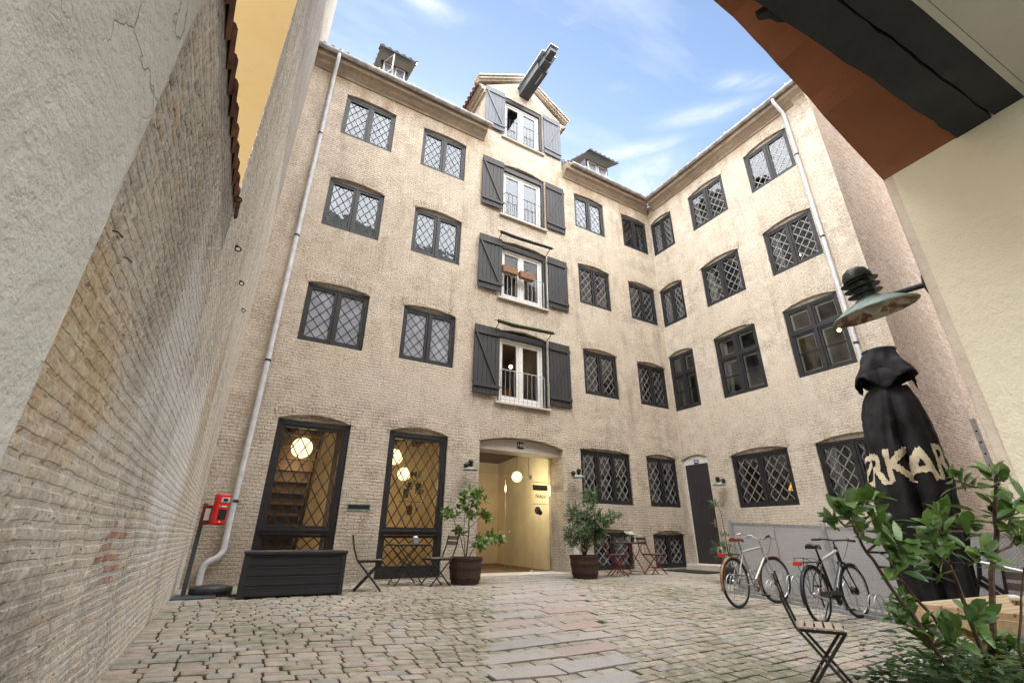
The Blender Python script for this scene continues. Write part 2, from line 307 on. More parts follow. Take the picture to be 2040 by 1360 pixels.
# ------------------------------------------------------------------ mesh builder
class MB:
    def __init__(s): s.v = []; s.f = []; s.tone = []; s.mi = []; s._m = 0; s.cuts = []
    def build_each(s, name, mats, parent=None, smooth=False, bevel=0., per=1):
        out = []; c = s.cuts[::per]+[(len(s.v), len(s.f))]
        for (v0, f0), (v1, f1) in zip(c[:-1], c[1:]):
            t = MB(); t.v = s.v[v0:v1]; t.f = [tuple(i-v0 for i in f) for f in s.f[f0:f1]]; t.tone = s.tone[f0:f1]; t.mi = s.mi[f0:f1]
            out.append(t.build(name, mats, parent, smooth, bevel))
        return out
    def add(s, vs, fs, tone=0.):
        b = len(s.v); s.cuts.append((len(s.v), len(s.f))); s.v += [tuple(v) for v in vs]
        for f in fs: s.f.append(tuple(i+b for i in f)); s.tone.append(tone); s.mi.append(s._m)
        return s
    def box(s, x0, x1, y0, y1, z0, z1, mtx=None, tone=0.):
        vs = [Vector(p) for p in ((x0, y0, z0), (x1, y0, z0), (x1, y1, z0), (x0, y1, z0), (x0, y0, z1), (x1, y0, z1), (x1, y1, z1), (x0, y1, z1))]
        if mtx is not None: vs = [mtx @ v for v in vs]
        return s.add(vs, [(0, 3, 2, 1), (4, 5, 6, 7), (0, 1, 5, 4), (1, 2, 6, 5), (2, 3, 7, 6), (3, 0, 4, 7)], tone)
    def bar(s, p, q, w, h, up=(0, 0, 1)):
        p = Vector(p); q = Vector(q); d = (q-p); L = d.length; d.normalize(); up = Vector(up)
        a = d.cross(up)
        if a.length < 1e-4: a = d.cross(Vector((0, 1, 0)))
        a.normalize(); b = a.cross(d)
        m = Matrix(((d.x, a.x, b.x, p.x), (d.y, a.y, b.y, p.y), (d.z, a.z, b.z, p.z), (0, 0, 0, 1)))
        return s.box(0, L, -w/2, w/2, -h/2, h/2, m)
    def tube(s, pts, r, n=8, closed=False):
        pts = [Vector(p) for p in pts]; N = len(pts); vs = []; fs = []
        rr = r if hasattr(r, '__len__') else [r]*N
        prev = None
        for i, p in enumerate(pts):
            a = pts[(i-1) % N] if closed else pts[max(i-1, 0)]; b = pts[(i+1) % N] if closed else pts[min(i+1, N-1)]
            t = (b-a).normalized()
            if prev is None:
                u = t.cross(Vector((0, 0, 1)))
                if u.length < .05: u = t.cross(Vector((0, 1, 0)))
            else: u = prev - t*prev.dot(t)
            u.normalize(); prev = u; w = t.cross(u)
            for k in range(n):
                an = 2*math.pi*k/n; vs.append(p + (u*math.cos(an) + w*math.sin(an))*rr[i])
        for i in range(N if closed else N-1):
            for k in range(n):
                j = (i+1) % N
                fs.append((i*n+k, i*n+(k+1) % n, j*n+(k+1) % n, j*n+k))
        if not closed: fs.append(tuple(range(n-1, -1, -1))); fs.append(tuple((N-1)*n+k for k in range(n)))
        return s.add(vs, fs)
    def lathe(s, prof, n=24, c=(0, 0, 0), mtx=None, cap=True):
        vs = []; fs = []; N = len(prof)
        for r, z in prof:
            for k in range(n):
                a = 2*math.pi*k/n; v = Vector((c[0]+r*math.cos(a), c[1]+r*math.sin(a), c[2]+z)); vs.append(mtx @ v if mtx is not None else v)
        for i in range(N-1):
            for k in range(n): fs.append((i*n+k, i*n+(k+1) % n, (i+1)*n+(k+1) % n, (i+1)*n+k))
        if cap: fs.append(tuple(range(n-1, -1, -1))); fs.append(tuple((N-1)*n+k for k in range(n)))
        return s.add(vs, fs)
    def ball(s, c, r, n=16, sq=1.):
        return s.lathe([(max(.002, r*math.sin(math.pi*i/n)), -r*sq*math.cos(math.pi*i/n)) for i in range(n+1)], n*2, c)
    def poly(s, pts, tone=0.): return s.add(pts, [tuple(range(len(pts)))], tone)
    def prism(s, pts, d):      # planar polygon pushed along vector d
        n = len(pts); d = Vector(d); a = [Vector(p) for p in pts]; b = [p+d for p in a]
        return s.add(a+b, [tuple(range(n-1, -1, -1)), tuple(range(n, 2*n))]+[(i, (i+1) % n, (i+1) % n+n, i+n) for i in range(n)])
    def build(s, name, mats, parent=None, smooth=False, bevel=0., loc=None):
        me = bpy.data.meshes.new(name); me.from_pydata(s.v, [], s.f)
        if not isinstance(mats, (list, tuple)): mats = [mats]
        for m in mats: me.materials.append(M[m] if isinstance(m, str) else m)
        if any(s.mi): me.polygons.foreach_set('material_index', s.mi)
        if any(s.tone):
            at = me.attributes.new('tone', 'FLOAT', 'FACE'); at.data.foreach_set('value', s.tone)
        if smooth: me.polygons.foreach_set('use_smooth', [True]*len(me.polygons))
        me.update()
        o = bpy.data.objects.new(name, me); COL.objects.link(o)
        if parent is not None: o.parent = parent
        if loc: o.location = loc
        if smooth: 
            try: me.set_sharp_from_angle(angle=R(42))
            except Exception: pass
        if bevel:
            b = o.modifiers.new('bevel', 'BEVEL'); b.width = bevel; b.segments = 2; b.limit_method = 'ANGLE'
        return o

def tag(o, label, cat, group=None):
    o['label'] = label; o['category'] = cat
    if group: o['group'] = group
    return o
def thing(name, label, cat, loc=(0, 0, 0), rz=0., group=None):
    o = bpy.data.objects.new(name, None); o.empty_display_size = .2; COL.objects.link(o)
    o.location = loc; o.rotation_euler = (0, 0, rz); return tag(o, label, cat, group)
def struct(o, kind='structure'): o['kind'] = kind; return o
def dup(root, loc, rz, label, group=None, scale=None):
    r = root.copy(); COL.objects.link(r); r.location = loc; r.rotation_euler = (0, 0, rz); r['label'] = label
    if group: r['group'] = group
    for ch in list(root.children):
        c = ch.copy(); COL.objects.link(c); c.parent = r
        for g in list(ch.children):
            d = g.copy(); COL.objects.link(d); d.parent = c
    return r
def text(name, body, size, mat, parent, loc, rot, extrude=.003, offset=0., mtx=None):
    cu = bpy.data.curves.new(name, 'FONT'); cu.body = body; cu.size = size; cu.extrude = extrude; cu.offset = offset
    cu.align_x = 'CENTER'; cu.align_y = 'CENTER'; cu.resolution_u = 4
    to = bpy.data.objects.new(name, cu); COL.objects.link(to)
    dg = bpy.context.evaluated_depsgraph_get(); me = bpy.data.meshes.new_from_object(to.evaluated_get(dg))
    bpy.data.objects.remove(to); me.materials.clear(); me.materials.append(M[mat]); me.name = name
    o = bpy.data.objects.new(name, me); COL.objects.link(o); o.parent = parent; o.location = loc; o.rotation_euler = rot
    return o

# ------------------------------------------------------------------ camera
ya = R(60.065); pi_ = R(23.198); ro = R(-.374)
def lv(x, y, z): return Vector((x*math.sin(ya)+z*math.cos(ya), -x*math.cos(ya)+z*math.sin(ya), y))
cr, sr, cp, sp = math.cos(ro), math.sin(ro), math.cos(pi_), math.sin(pi_)
right = lv(cr, -cp*sr, sp*sr); up = lv(sr, cp*cr, -sp*cr); fw = lv(0, sp, cp)
cam = bpy.data.cameras.new('camera'); cam.lens = 16.022; cam.sensor_width = 36; cam.clip_start = .02; cam.clip_end = 500
co = bpy.data.objects.new('camera', cam); COL.objects.link(co)
co.matrix_world = Matrix(((right.x, up.x, -fw.x, 0), (right.y, up.y, -fw.y, 0), (right.z, up.z, -fw.z, H), (0, 0, 0, 1)))
scn.camera = co

# ------------------------------------------------------------------ facade helpers
def arc(x0, x1, z, rise, n=10):
    c = (x1-x0)/2; 
    if rise <= .001: return [(x0, z), (x1, z)]
    r = (c*c+rise*rise)/(2*rise); zc = z+rise-r; a0 = math.asin(c/r)
    return [((x0+x1)/2+r*math.sin(-a0+2*a0*i/n), zc+r*math.cos(-a0+2*a0*i/n)) for i in range(n+1)]
def facade(mb, rects, holes, extra=(), depth=.3, soldier=True):
    """front skin at local y=0 with arched openings (x0,x1,z0,z1,rise,depth) and their reveals"""
    for (X0, X1, Z0, Z1) in rects:
        hs = [h for h in holes if h[0] < X1 and h[1] > X0 and h[2] < Z1 and h[3] > Z0]
        xs = sorted(set([X0, X1]+[v for h in hs for v in h[:2] if X0 < v < X1]))
        zs = sorted(set([Z0, Z1]+[v for h in hs for v in (h[2], h[3]+h[4]) if Z0 < v < Z1]))
        for i in range(len(xs)-1):
            for j in range(len(zs)-1):
                cx = (xs[i]+xs[i+1])/2; cz = (zs[j]+zs[j+1])/2
                if any(h[0] < cx < h[1] and h[2] < cz < h[3]+h[4] for h in hs): continue
                mb.poly([(xs[i], 0, zs[j]), (xs[i+1], 0, zs[j]), (xs[i+1], 0, zs[j+1]), (xs[i], 0, zs[j+1])])
    for p in extra: mb.poly(p)
    for h in holes:
        x0, x1, z0, z1, rise = h[:5]; d = h[5] if len(h) > 5 else depth
        a = arc(x0, x1, z1, rise)
        if rise > .001:
            m = len(a)//2; zt = z1+rise
            mb.poly([(x0, 0, zt)]+[(x, 0, z) for x, z in a[:m+1]][::1])
            mb.poly([(x1, 0, zt)]+[(x, 0, z) for x, z in a[m:]][::-1])
        loop = [(x0, z0)]+a+[(x1, z0)]
        for k in range(len(loop)):
            p = loop[k]; q = loop[(k+1) % len(loop)]
            mb.poly([(p[0], 0, p[1]), (p[0], d, p[1]), (q[0], d, q[1]), (q[0], 0, q[1])])
        if rise > .001 and .25 < d < .5:      # bricked head behind the arch, above the flat frame
            mb.poly([(x, .075, z) for x, z in ([(x0, z1-.01)]+a+[(x1, z1-.01)])])
        if soldier and rise > .001:      # soldier course over the arch, a few mm proud
            c = (x1-x0)/2+.04; r = ((x1-x0)**2/4+rise*rise)/(2*rise); zc = z1+rise-r; xm = (x0+x1)/2
            a0 = math.asin(min(1, c/r)); n = max(6, int(2*a0*r/.073))
            for k in range(n):
                an = -a0+2*a0*(k+.5)/n; hw = a0*r/n-.006; L = .235+random.uniform(-.008, .008)
                mt = Matrix.Translation((xm, 0, zc)) @ Matrix.Rotation(an, 4, 'Y')
                mb.box(-hw, hw, -.006-random.uniform(0, .011), .01, r+.004, r+L, mt)

def lattice_lines(x0, x1, z0, z1, nx, nz):
    dx = (x1-x0)/nx; dz = (z1-z0)/nz; out = []
    for sgn in (1, -1):
        for k in range(-int(nx+nz)-2, int(nx+nz)+3):
            # (x-x0)/dx - sgn*(z-z1)/dz = k   clipped to the pane
            pts = []
            for (ax, val) in (('x', x0), ('x', x1), ('z', z0), ('z', z1)):
                if ax == 'x': x = val; z = z1+sgn*dz*((x-x0)/dx-k)
                else: z = val; x = x0+dx*(k+sgn*(z-z1)/dz)
                if x0-1e-6 <= x <= x1+1e-6 and z0-1e-6 <= z <= z1+1e-6: pts.append((x, z))
            if len(pts) >= 2:
                p = min(pts); q = max(pts)
                if (p[0]-q[0])**2+(p[1]-q[1])**2 > .0016: out.append((p, q, sgn))
    return out
def frame_rect(mb, x0, x1, z0, z1, w, y0, y1, wb=None):
    wb = wb or w
    mb.box(x0, x0+w, y0, y1, z0, z1); mb.box(x1-w, x1, y0, y1, z0, z1)
    mb.box(x0+w, x1-w, y0, y1, z1-w, z1); mb.box(x0+w, x1-w, y0, y1, z0, z0+wb)

ROOMS = {}
def lattice_window(bld, x0, x1, z0, z1, r, lights=2, nx=2., nz=4., pane='glass', split=None, bar=.02, rise=.1, depth=.3, room='dim', outer=.06, inner=.06, lead='pale'):
    mb = MB(); e = .003
    frame_rect(mb, x0+e, x1-e, z0+e, z1-e, outer, r, r+.1)
    secs = [(z0+outer, z1-outer, nz)]
    if split: 
        mb.box(x0+outer, x1-outer, r-.03, r+.1, split-.05, split+.05)
        mb.box(x0+outer*.2, x1-outer*.2, r-.05, r-.031, split+.012, split+.05)
        secs = [(split+.05, z1-outer, nz), (z0+outer+.08, split-.05, nz*.5 if split else nz)]
        mb.box(x0+outer, x1-outer, r+.002, r+.1, z0+outer, z0+outer+.08)
    W = (x1-x0-2*outer); panes = []
    for i in range(1, lights):
        xm = x0+outer+W*i/lights; mb.box(xm-.022, xm+.022, r-.008, r+.1, secs[-1][0], secs[0][1])
    for (a, b, n) in secs:
        for i in range(lights):
            ca = x0+outer+W*i/lights+(.022 if i else 0); cb = x0+outer+W*(i+1)/lights-(.022 if i < lights-1 else 0)
            frame_rect(mb, ca+.004, cb-.004, a+.004, b-.004, inner, r+.014, r+.08, inner*1.15)
            panes.append((ca+inner, cb-inner, a+inner*1.1, b-inner, n))
            if lights > 1:
                s_ = ca+.02 if i == 0 else cb-.02
                for hz in (a+.16*(b-a), b-.16*(b-a)): mb.box(s_-.013, s_+.013, r-.004, r+.02, hz-.05, hz+.05)
    w = mb.build('window', 'black', bld)
    pm = MB(); lm = MB()
    for (a, b, c, d, n) in panes:
        pm.poly([(a-.005, r+.052, c-.005), (b+.005, r+.052, c-.005), (b+.005, r+.052, d+.005), (a-.005, r+.052, d+.005)])
        for (p, q, s_) in lattice_lines(a, b, c, d, nx, n):
            yy = r+.052-.002*s_
            lm.bar((p[0], yy, p[1]), (q[0], yy, q[1]), .014, bar, (0, 1, 0)) if False else lm.bar((p[0], yy, p[1]), (q[0], yy, q[1]), bar, .012, (0, 1, 0))
    pm.build('pane', pane, w); lm.build('lattice', 'black' if split or lead == 'dark' else 'lead', w)
    if room:
        ROOMS.setdefault(bld.name, []).append((x0, x1, z0, z1+rise, r+.1, room))
    return w

# ------------------------------------------------------------------ WAREHOUSE (back of the yard)
wh = thing('warehouse', 'tall cream brick warehouse with loading doors and hoist facing the yard', 'building', (0, YA, 0))
rA = .05; sA = (YA+rA)/YA
def fx(x): return x*sA
def fz(z): return H+(z-H)*sA
holesA = []; winA = []
cols2 = [(.49, 1.90), (2.77, 4.20)]; colsR = [(8.50, 9.88), (10.78, 12.10)]
for (xa, xb) in cols2+colsR:
    for (za, zb, row) in ((10.94, 12.40, 'T'), (7.90, 9.38, '3'), (4.81, 6.26, '2')):
        winA.append((xa, xb, za, zb, row, xa > 5))
for (xa, xb, za, zb, row, rt) in winA:
    x0, x1, z0, z1 = fx(xa), fx(xb), fz(za), fz(zb); holesA.append((x0, x1, z0, z1, .09 if row != 'T' else .06))
    pane = 'frost' if (row == '2' and not rt) else 'glass'
    nx, nz = {'T': (2.5, 4), '3': (2.5, 4), '2': (2, 4)}[row] if not rt else (2, 4)
    lattice_window(wh, x0, x1, z0, z1, rA, 2, nx, nz, pane, bar=.02, rise=.09 if row != 'T' else .06, room='dim' if (row, rt) != ('2', False) else None, lead='dark' if not rt or row == 'T' else 'pale')
# shop windows on the ground floor
for (xa, xb, nx) in ((.46, 1.90, 5), (2.76, 4.18, 5)):
    x0, x1, z0, z1 = fx(xa), fx(xb), fz(.03), fz(3.05); holesA.append((x0, x1, z0, z1, .13))
    lattice_window(wh, x0, x1, z0, z1, rA, 1, nx, 5, 'clear', split=fz(.91), bar=.022, rise=.13, room=None, outer=.1, inner=.05)
for (xa, xb, za, zb, n, nx, nz, rise) in ((8.19, 10.06, 1.70, 3.14, 3, 2, 4, .06), (10.73, 12.05, 1.70, 3.15, 2, 2, 4, .10), (8.47, 9.88, .05, .97, 2, 2, 3, .08), (10.68, 11.98, .05, .93, 2, 2, 3, .12)):
    x0, x1, z0, z1 = fx(xa), fx(xb), fz(za), fz(zb); holesA.append((x0, x1, z0, z1, rise))
    lattice_window(wh, x0, x1, z0, z1, rA, n, nx, nz, 'glass', bar=.03, rise=rise, outer=.05, inner=.055)
# loading doors and entrance
LD = [(5.58, 7.21, 13.60, 15.62, 0.), (5.57, 7.23, 10.27, 12.34, .12), (5.56, 7.22, 7.28, 9.24, .10), (5.53, 7.17, 4.14, 6.22, .10)]
for (a, b, c, d, rise) in LD: holesA.append((a, b, c, d, rise, .22))
holesA.append((5.06, 7.60, -.02, 3.07, .17, .72))
mb = MB()
gl, gr, gz = 4.85, 8.04, 15.72; ax, az = 6.46, 16.86
facade(mb, [(-.5, XB, -.35, 13.3), (gl, gr, 13.3, gz)], holesA, [[(gl, 0, gz), (gr, 0, gz), (ax, 0, az)]])
# gable cheeks and returns
mb.poly([(gl, 0, 13.2), (gl, 0, gz), (gl, 2.6, gz), (gl, 2.6, 13.2)]); mb.poly([(gr, 0, 13.2), (gr, 2.6, 13.2), (gr, 2.6, gz), (gr, 0, gz)])
mb.build('wall', 'brickA', wh)
# cornice and gutter, two runs either side of the gable
def cornice_run(bld, x0, x1, wall_z=12.97, name='cornice', m0=0., m1=0.):
    mb = MB(); prof = [(0, wall_z), (-.03, wall_z+.01), (-.06, wall_z+.06), (-.13, wall_z+.13), (-.19, wall_z+.19), (-.285, wall_z+.25), (-.31, wall_z+.33), (-.315, wall_z+.50), (0, wall_z+.56)]
    n = len(prof); k = int((x1-x0)/.4)+1; vs = []
    for i in range(k+1):
        f = i/k
        for (y, z) in prof:
            x = x0+(x1-x0)*f + (m0*(-y) if i == 0 else 0) + (m1*y if i == k else 0)
            vs.append((x, y+random.uniform(-.006, .006)*(y < 0), z+random.uniform(-.005, .005)))
    fs = [(i*n+j, (i+1)*n+j, (i+1)*n+j+1, i*n+j+1) for i in range(k) for j in range(n-1)]
    fs += [tuple(range(n)), tuple(k*n+j for j in range(n-1, -1, -1))]
    mb.add(vs, fs); return mb.build(name, 'cornice', bld)
def gutter_run(bld, x0, x1, y=-.40, z=13.42):
    mb = MB(); prof = []
    for i in range(9):
        a = math.pi+math.pi*i/8; prof.append((.085*math.cos(a), .085*math.sin(a)))
    prof += [(.075, 0), (-.075, 0)]
    n = len(prof)
    mb.add([(x, y+p, z+q) for x in (x0, x1) for p, q in prof], [(j, j+n, (j+1) % n+n, (j+1) % n) for j in range(n)]+[tuple(range(n)), tuple(range(2*n-1, n-1, -1))])
    x = x0+.6
    while x < x1-.1:
        mb.lathe([(.089, -.02), (.093, 0), (.089, .02)], 16, mtx=Matrix.Translation((x, y, z)) @ Matrix.Rotation(R(90), 4, 'Y')); x += 1.05
    return mb.build('gutter', 'gutter', bld, True)
cornice_run(wh, -.5, 4.83); cornice_run(wh, 8.06, XB, m1=1.)
gutter_run(wh, -.5, 4.93); gutter_run(wh, 8.2, XB-.31)
# pantiled roofs: corrugated sheet running up from the eaves
def pantiles(bld, x0, x1, y0, z0, y1, z1, mat='darktile', pitch=.21, name='roof', amp=.035, row=.34):
    mb = MB(); L = math.hypot(y1-y0, z1-z0); nr = max(1, int(L/row)); nx = max(2, int((x1-x0)/pitch*6)); vs = []; fs = []
    dy, dz = (y1-y0)/L, (z1-z0)/L; ny, nz_ = -dz, dy
    for r in range(nr):
        for e, (s, lift) in enumerate(((r*row, .028), ((r+1)*row, .0))):
            for i in range(nx+1):
                x = x0+(x1-x0)*i/nx; ph = (x/pitch) % 1.
                hgt = amp*(max(0, math.sin(ph*2*math.pi))**.7 if ph < .5 else -.45*math.sin((ph-.5)*2*math.pi))+lift
                vs.append((x, y0+dy*s+ny*hgt, z0+dz*s+nz_*hgt))
        b = r*2*(nx+1)
        for i in range(nx): fs.append((b+i, b+i+1, b+nx+2+i, b+nx+1+i))
        if r == 0:
            c = len(vs)
            for i in range(nx+1): x = x0+(x1-x0)*i/nx; vs.append((x, y0-ny*.02, z0-nz_*.02))
            for i in range(nx): fs.append((c+i, c+i+1, b+i+1, b+i))
    mb.add(vs, fs); return mb.build(name, mat, bld, True)
pantiles(wh, -.45, .35, -.38, 13.50, 5.4, 19.3, 'tile'); pantiles(wh, .35, 4.83, -.36, 13.47, 5.4, 19.2); pantiles(wh, 8.1, XB+5, -.36, 13.47, 5.4, 19.2)
# gable: raking cornice, side eaves, tiled roof
mb = MB()
def rake(p, q, flip):
    for k, (w, hh, o) in enumerate(((.11, .05, .06), (.19, .05, .11), (.15, .03, .16), (.24, .06, .19))):
        d = Vector((q[0]-p[0], 0, q[1]-p[1])).normalized(); nrm = Vector((-d.z, 0, d.x)) if d.x > 0 else Vector((d.z, 0, -d.x))
        P = Vector((p[0], 0, p[1]))+nrm*o; Q = Vector((q[0], 0, q[1]))+nrm*o
        m = [P+Vector((0, -w+.05, 0)), Q+Vector((0, -w+.05, 0)), Q+Vector((0, -w+.05, 0))+nrm*hh, P+Vector((0, -w+.05, 0))+nrm*hh]
        mb.prism(m, (0, w+.2, 0))
rake((gl-.28, gz-.10), (ax, az), 0); rake((gr+.24, gz-.06), (ax, az), 1)
for (w, o, hh) in ((.08, -.06, .12), (.18, .06, .1), (.26, .16, .10)):
    mb.box(gl-w, gl+.02, .02, 2.4, gz-.3+o, gz-.3+o+hh-.002); mb.box(gr-.02, gr+w, .02, 2.4, gz-.3+o, gz-.3+o+hh-.002)
mb.build('gable_cornice', 'brickA', wh, bevel=.006)
mb = MB()
for s, xe in ((1, gl-.36), (-1, gr+.32)):
    n = 12; 
    for i in range(n):
        y = .12+i*.21
        mb.tube([(xe, y, gz+.05-.16), (ax, y, az+.24)], .075, 8)
    mb.poly([(xe, .05, gz-.09), (ax, .05, az+.25), (ax, 2.8, az+.25), (xe, 2.8, gz-.09)])
mb.build('gable_roof', 'tile', wh, True)
# hoist beam
mb = MB(); mb.prism([(6.2, -1.30, 16.0), (6.62, -1.30, 16.0), (6.62, .02, 16.0), (6.2, .02, 16.0)], (0, 0, .36))
mb.box(6.26, 6.56, -1.62, -1.30, 16.07, 16.36); mb.box(6.29, 6.53, -1.98, -1.62, 16.16, 16.36)
mb.box(6.36, 6.44, -1.25, -.72, 15.985, 16.0)
mb.build('hoist_beam', 'slatewood', wh, bevel=.012)
mb = MB(); mb.box(6.12, 6.70, -1.72, .0, 16.362, 16.40); mb.box(6.24, 6.58, -2.05, -1.72, 16.362, 16.39); mb.box(6.43, 6.47, -1.2, -.75, 15.96, 15.984); mb.build('hoist_cap', 'galv', wh)
# loading door leaves, shutters, rails
def loading_door(i):
    a, b, c, d, rise = LD[i]
    mb = MB(); mb.box(a+.004, b-.004, .03, .2, d-.17, d-.004); mb.box(b-.11, b-.004, .03, .2, c+.003, d-.17); mb.box(a+.004, a+.05, .03, .2, c+.003, d-.17)
    if rise: mb.prism([(x, .09, z) for x, z in arc(a+.004, b-.004, d-.003, rise-.005)], (0, .05, 0))
    mb.build('door_surround', 'black', wh)
    x0, x1, z0, z1 = a+.05, b-.11, c+.003, d-.17
    mb = MB(); frame_rect(mb, x0+.002, x1-.002, z0, z1-.002, .07, .1, .205); xm = (x0+x1)/2-.02
    mb.box(xm-.03, xm+.03, .115, .205, z0+.07, z1-.07)
    for (p, q) in ((x0+.07, xm-.03), (xm+.03, x1-.07)): frame_rect(mb, p+.002, q-.002, z0+.072, z1-.072, .075, .13, .19, .16)
    dr = mb.build('loading_door', 'white', wh)
    pm = MB()
    for (p, q) in ((x0+.14, xm-.1), (xm+.1, x1-.14)): pm.poly([(p, .16, z0+.22), (q, .16, z0+.22), (q, .16, z1-.14), (p, .16, z1-.14)])
    pm.build('pane', 'glass' if i < 2 else 'clear', dr)
    mb = MB(); mb.box(a-.10, b+.04, -.09, .12, c-.055, c-.001); mb.build('sill', 'stone', wh, bevel=.006)
    mb = MB(); rz_ = c+.92; n = 10; ra, rb = a+.08, b-.14
    mb.tube([(ra, -.03, rz_), (rb, -.03, rz_)], .011, 6); mb.tube([(ra, .05, rz_-.02), (ra, -.03, rz_-.02), (ra, -.03, c)], .010, 6); mb.tube([(rb, .05, rz_-.02), (rb, -.03, rz_-.02), (rb, -.03, c)], .013, 6)
    for k in range(1, n): x = ra+(rb-ra)*k/n; mb.tube([(x, -.03, rz_), (x, -.03, c)], .008, 6)
    mb.tube([(ra, -.03, c+.08), (rb, -.03, c+.08)], .007, 6)
    mb.build('railing', 'iron' if i < 2 else 'galv', wh, True)
    for side in (-1, 1):
        w = .77; top = d-.0; bot = c+.13
        mb = MB(); nb = 6
        for k in range(nb): mb.box(k*w/nb+.003, (k+1)*w/nb-.003, -.0155-.002*(k % 2), .0155, bot, top)
        for zz in (top-.22, bot+.22): mb.box(.0, w, -.05, -.018, zz-.045, zz+.045)
        mb.bar((.06 if side < 0 else w-.06, -.034, top-.27), (w-.08 if side < 0 else .08, -.034, bot+.27), .07, .028, (0, 1, 0))
        for zz in (top-.22, bot+.22): mb.box(w-.02 if side < 0 else -.05, w+.05 if side < 0 else .02, -.062, -.0505, zz-.02, zz+.02)
        o = mb.build('shutter', 'greywood' if i == 0 else 'blackwood', wh, bevel=.003)
        if side < 0: o.location = (a-.005-w, -.07, 0)
        else: o.location = (b+.03, -.06, 0)
        o.rotation_euler = (0, 0, R(1.2)*side)
    if i >= 2:
        mb = MB(); zt = d+.12; mb.tube([(a-.16, -.26, zt+.03), (a+.3, -.27, zt), (b-.4, -.27, zt+.04), (b+.07, -.26, zt+.07)], [.05, .056, .052, .046], 10)
        mb.tube([(a-.26, -.26, zt+.035), (a-.15, -.26, zt+.035)], .012, 6); mb.tube([(b+.06, -.26, zt+.07), (b+.16, -.26, zt+.075)], .012, 6)
        for xx in (a-.1, b+.0): mb.tube([(xx, -.26, zt+.03), (xx, .0, zt-.1)], .012, 6)
        mb.build('awning_roll', 'moss' if i == 3 else 'black', wh, True)
        mb = MB(); mb.tube([(b+.0, -.045, c+.1), (b+.0, -.045, d)], .013, 6); mb.build('crank_rod', 'galvlight', wh, True)
for i in range(4): loading_door(i)
# rooms behind the glass: pale reveals, dim backs
def room_boxes(bld):
    a = MB(); b = MB()
    for k, (x0, x1, z0, z1, y, kind) in enumerate(ROOMS.get(bld.name, [])):
        d = .42; x0 -= .02; x1 += .02; z0 -= .02
        a.poly([(x0, y, z0), (x0, y+d, z0), (x0, y+d, z1), (x0, y, z1)]); a.poly([(x1, y, z0), (x1, y, z1), (x1, y+d, z1), (x1, y+d, z0)])
        a.poly([(x0, y, z0), (x1, y, z0), (x1, y+d, z0), (x0, y+d, z0)])
        e = 1.6
        b.poly([(x0, y, z1), (x0, y+d, z1), (x1, y+d, z1), (x1, y, z1)])
        X0, X1, Z0, Z1 = x0-.05, x1+.05, z0-.15, z1+.12
        b.poly([(X0, y+e, Z0), (X1, y+e, Z0), (X1, y+e, Z1), (X0, y+e, Z1)]); b.poly([(X0, y+d, Z0), (X0, y+e, Z0), (X0, y+e, Z1), (X0, y+d, Z1)]); b.poly([(X1, y+d, Z0), (X1, y+d, Z1), (X1, y+e, Z1), (X1, y+e, Z0)])
        b.poly([(X0, y+d, Z0), (X1, y+d, Z0), (X1, y+e, Z0), (X0, y+e, Z0)]); b.poly([(X0, y+d, Z1), (X0, y+e, Z1), (X1, y+e, Z1), (X1, y+d, Z1)])
    cu = MB(); rc = random.Random(len(bld.name))
    for k, (x0, x1, z0, z1, y, kind) in enumerate(ROOMS.get(bld.name, [])):
        for sd in (0, 1):
            if rc.random() < .55:
                w_ = rc.uniform(.12, .34); p, q = (x0+.04, x0+.04+w_) if sd == 0 else (x1-.04-w_, x1-.04); n_ = 8
                cu.add([(p+(q-p)*i/n_, y+.10+.025*(i % 2), z) for z in (z0+.02, z1-.05) for i in range(n_+1)], [(i, i+1, n_+2+i, n_+1+i) for i in range(n_)])
    cu.build('curtain', 'white', bld)
    a.build('window_reveals', 'blind', bld); b.build('rooms', 'dark', bld)
room_boxes(wh)
# rooms behind the loading doors
mb = MB(); fl = MB()
for (a, b, c, d, rise) in LD:
    X0, X1, Y0, Y1, Z0, Z1 = a-.1, b+.1, .22, 3.2, c-.05, d+.15
    mb.poly([(X0, Y1, Z0), (X1, Y1, Z0), (X1, Y1, Z1), (X0, Y1, Z1)]); mb.poly([(X0, Y0, Z0), (X0, Y1, Z0), (X0, Y1, Z1), (X0, Y0, Z1)]); mb.poly([(X1, Y0, Z0), (X1, Y0, Z1), (X1, Y1, Z1), (X1, Y1, Z0)])
    fl.poly([(X0, Y0, Z1), (X0, Y1, Z1), (X1, Y1, Z1), (X1, Y0, Z1)]); fl.poly([(X0, Y0, Z0), (X1, Y0, Z0), (X1, Y1, Z0), (X0, Y1, Z0)])
mb.build('loft_walls', 'blind', wh); fl.build('loft_floors', 'timber', wh)
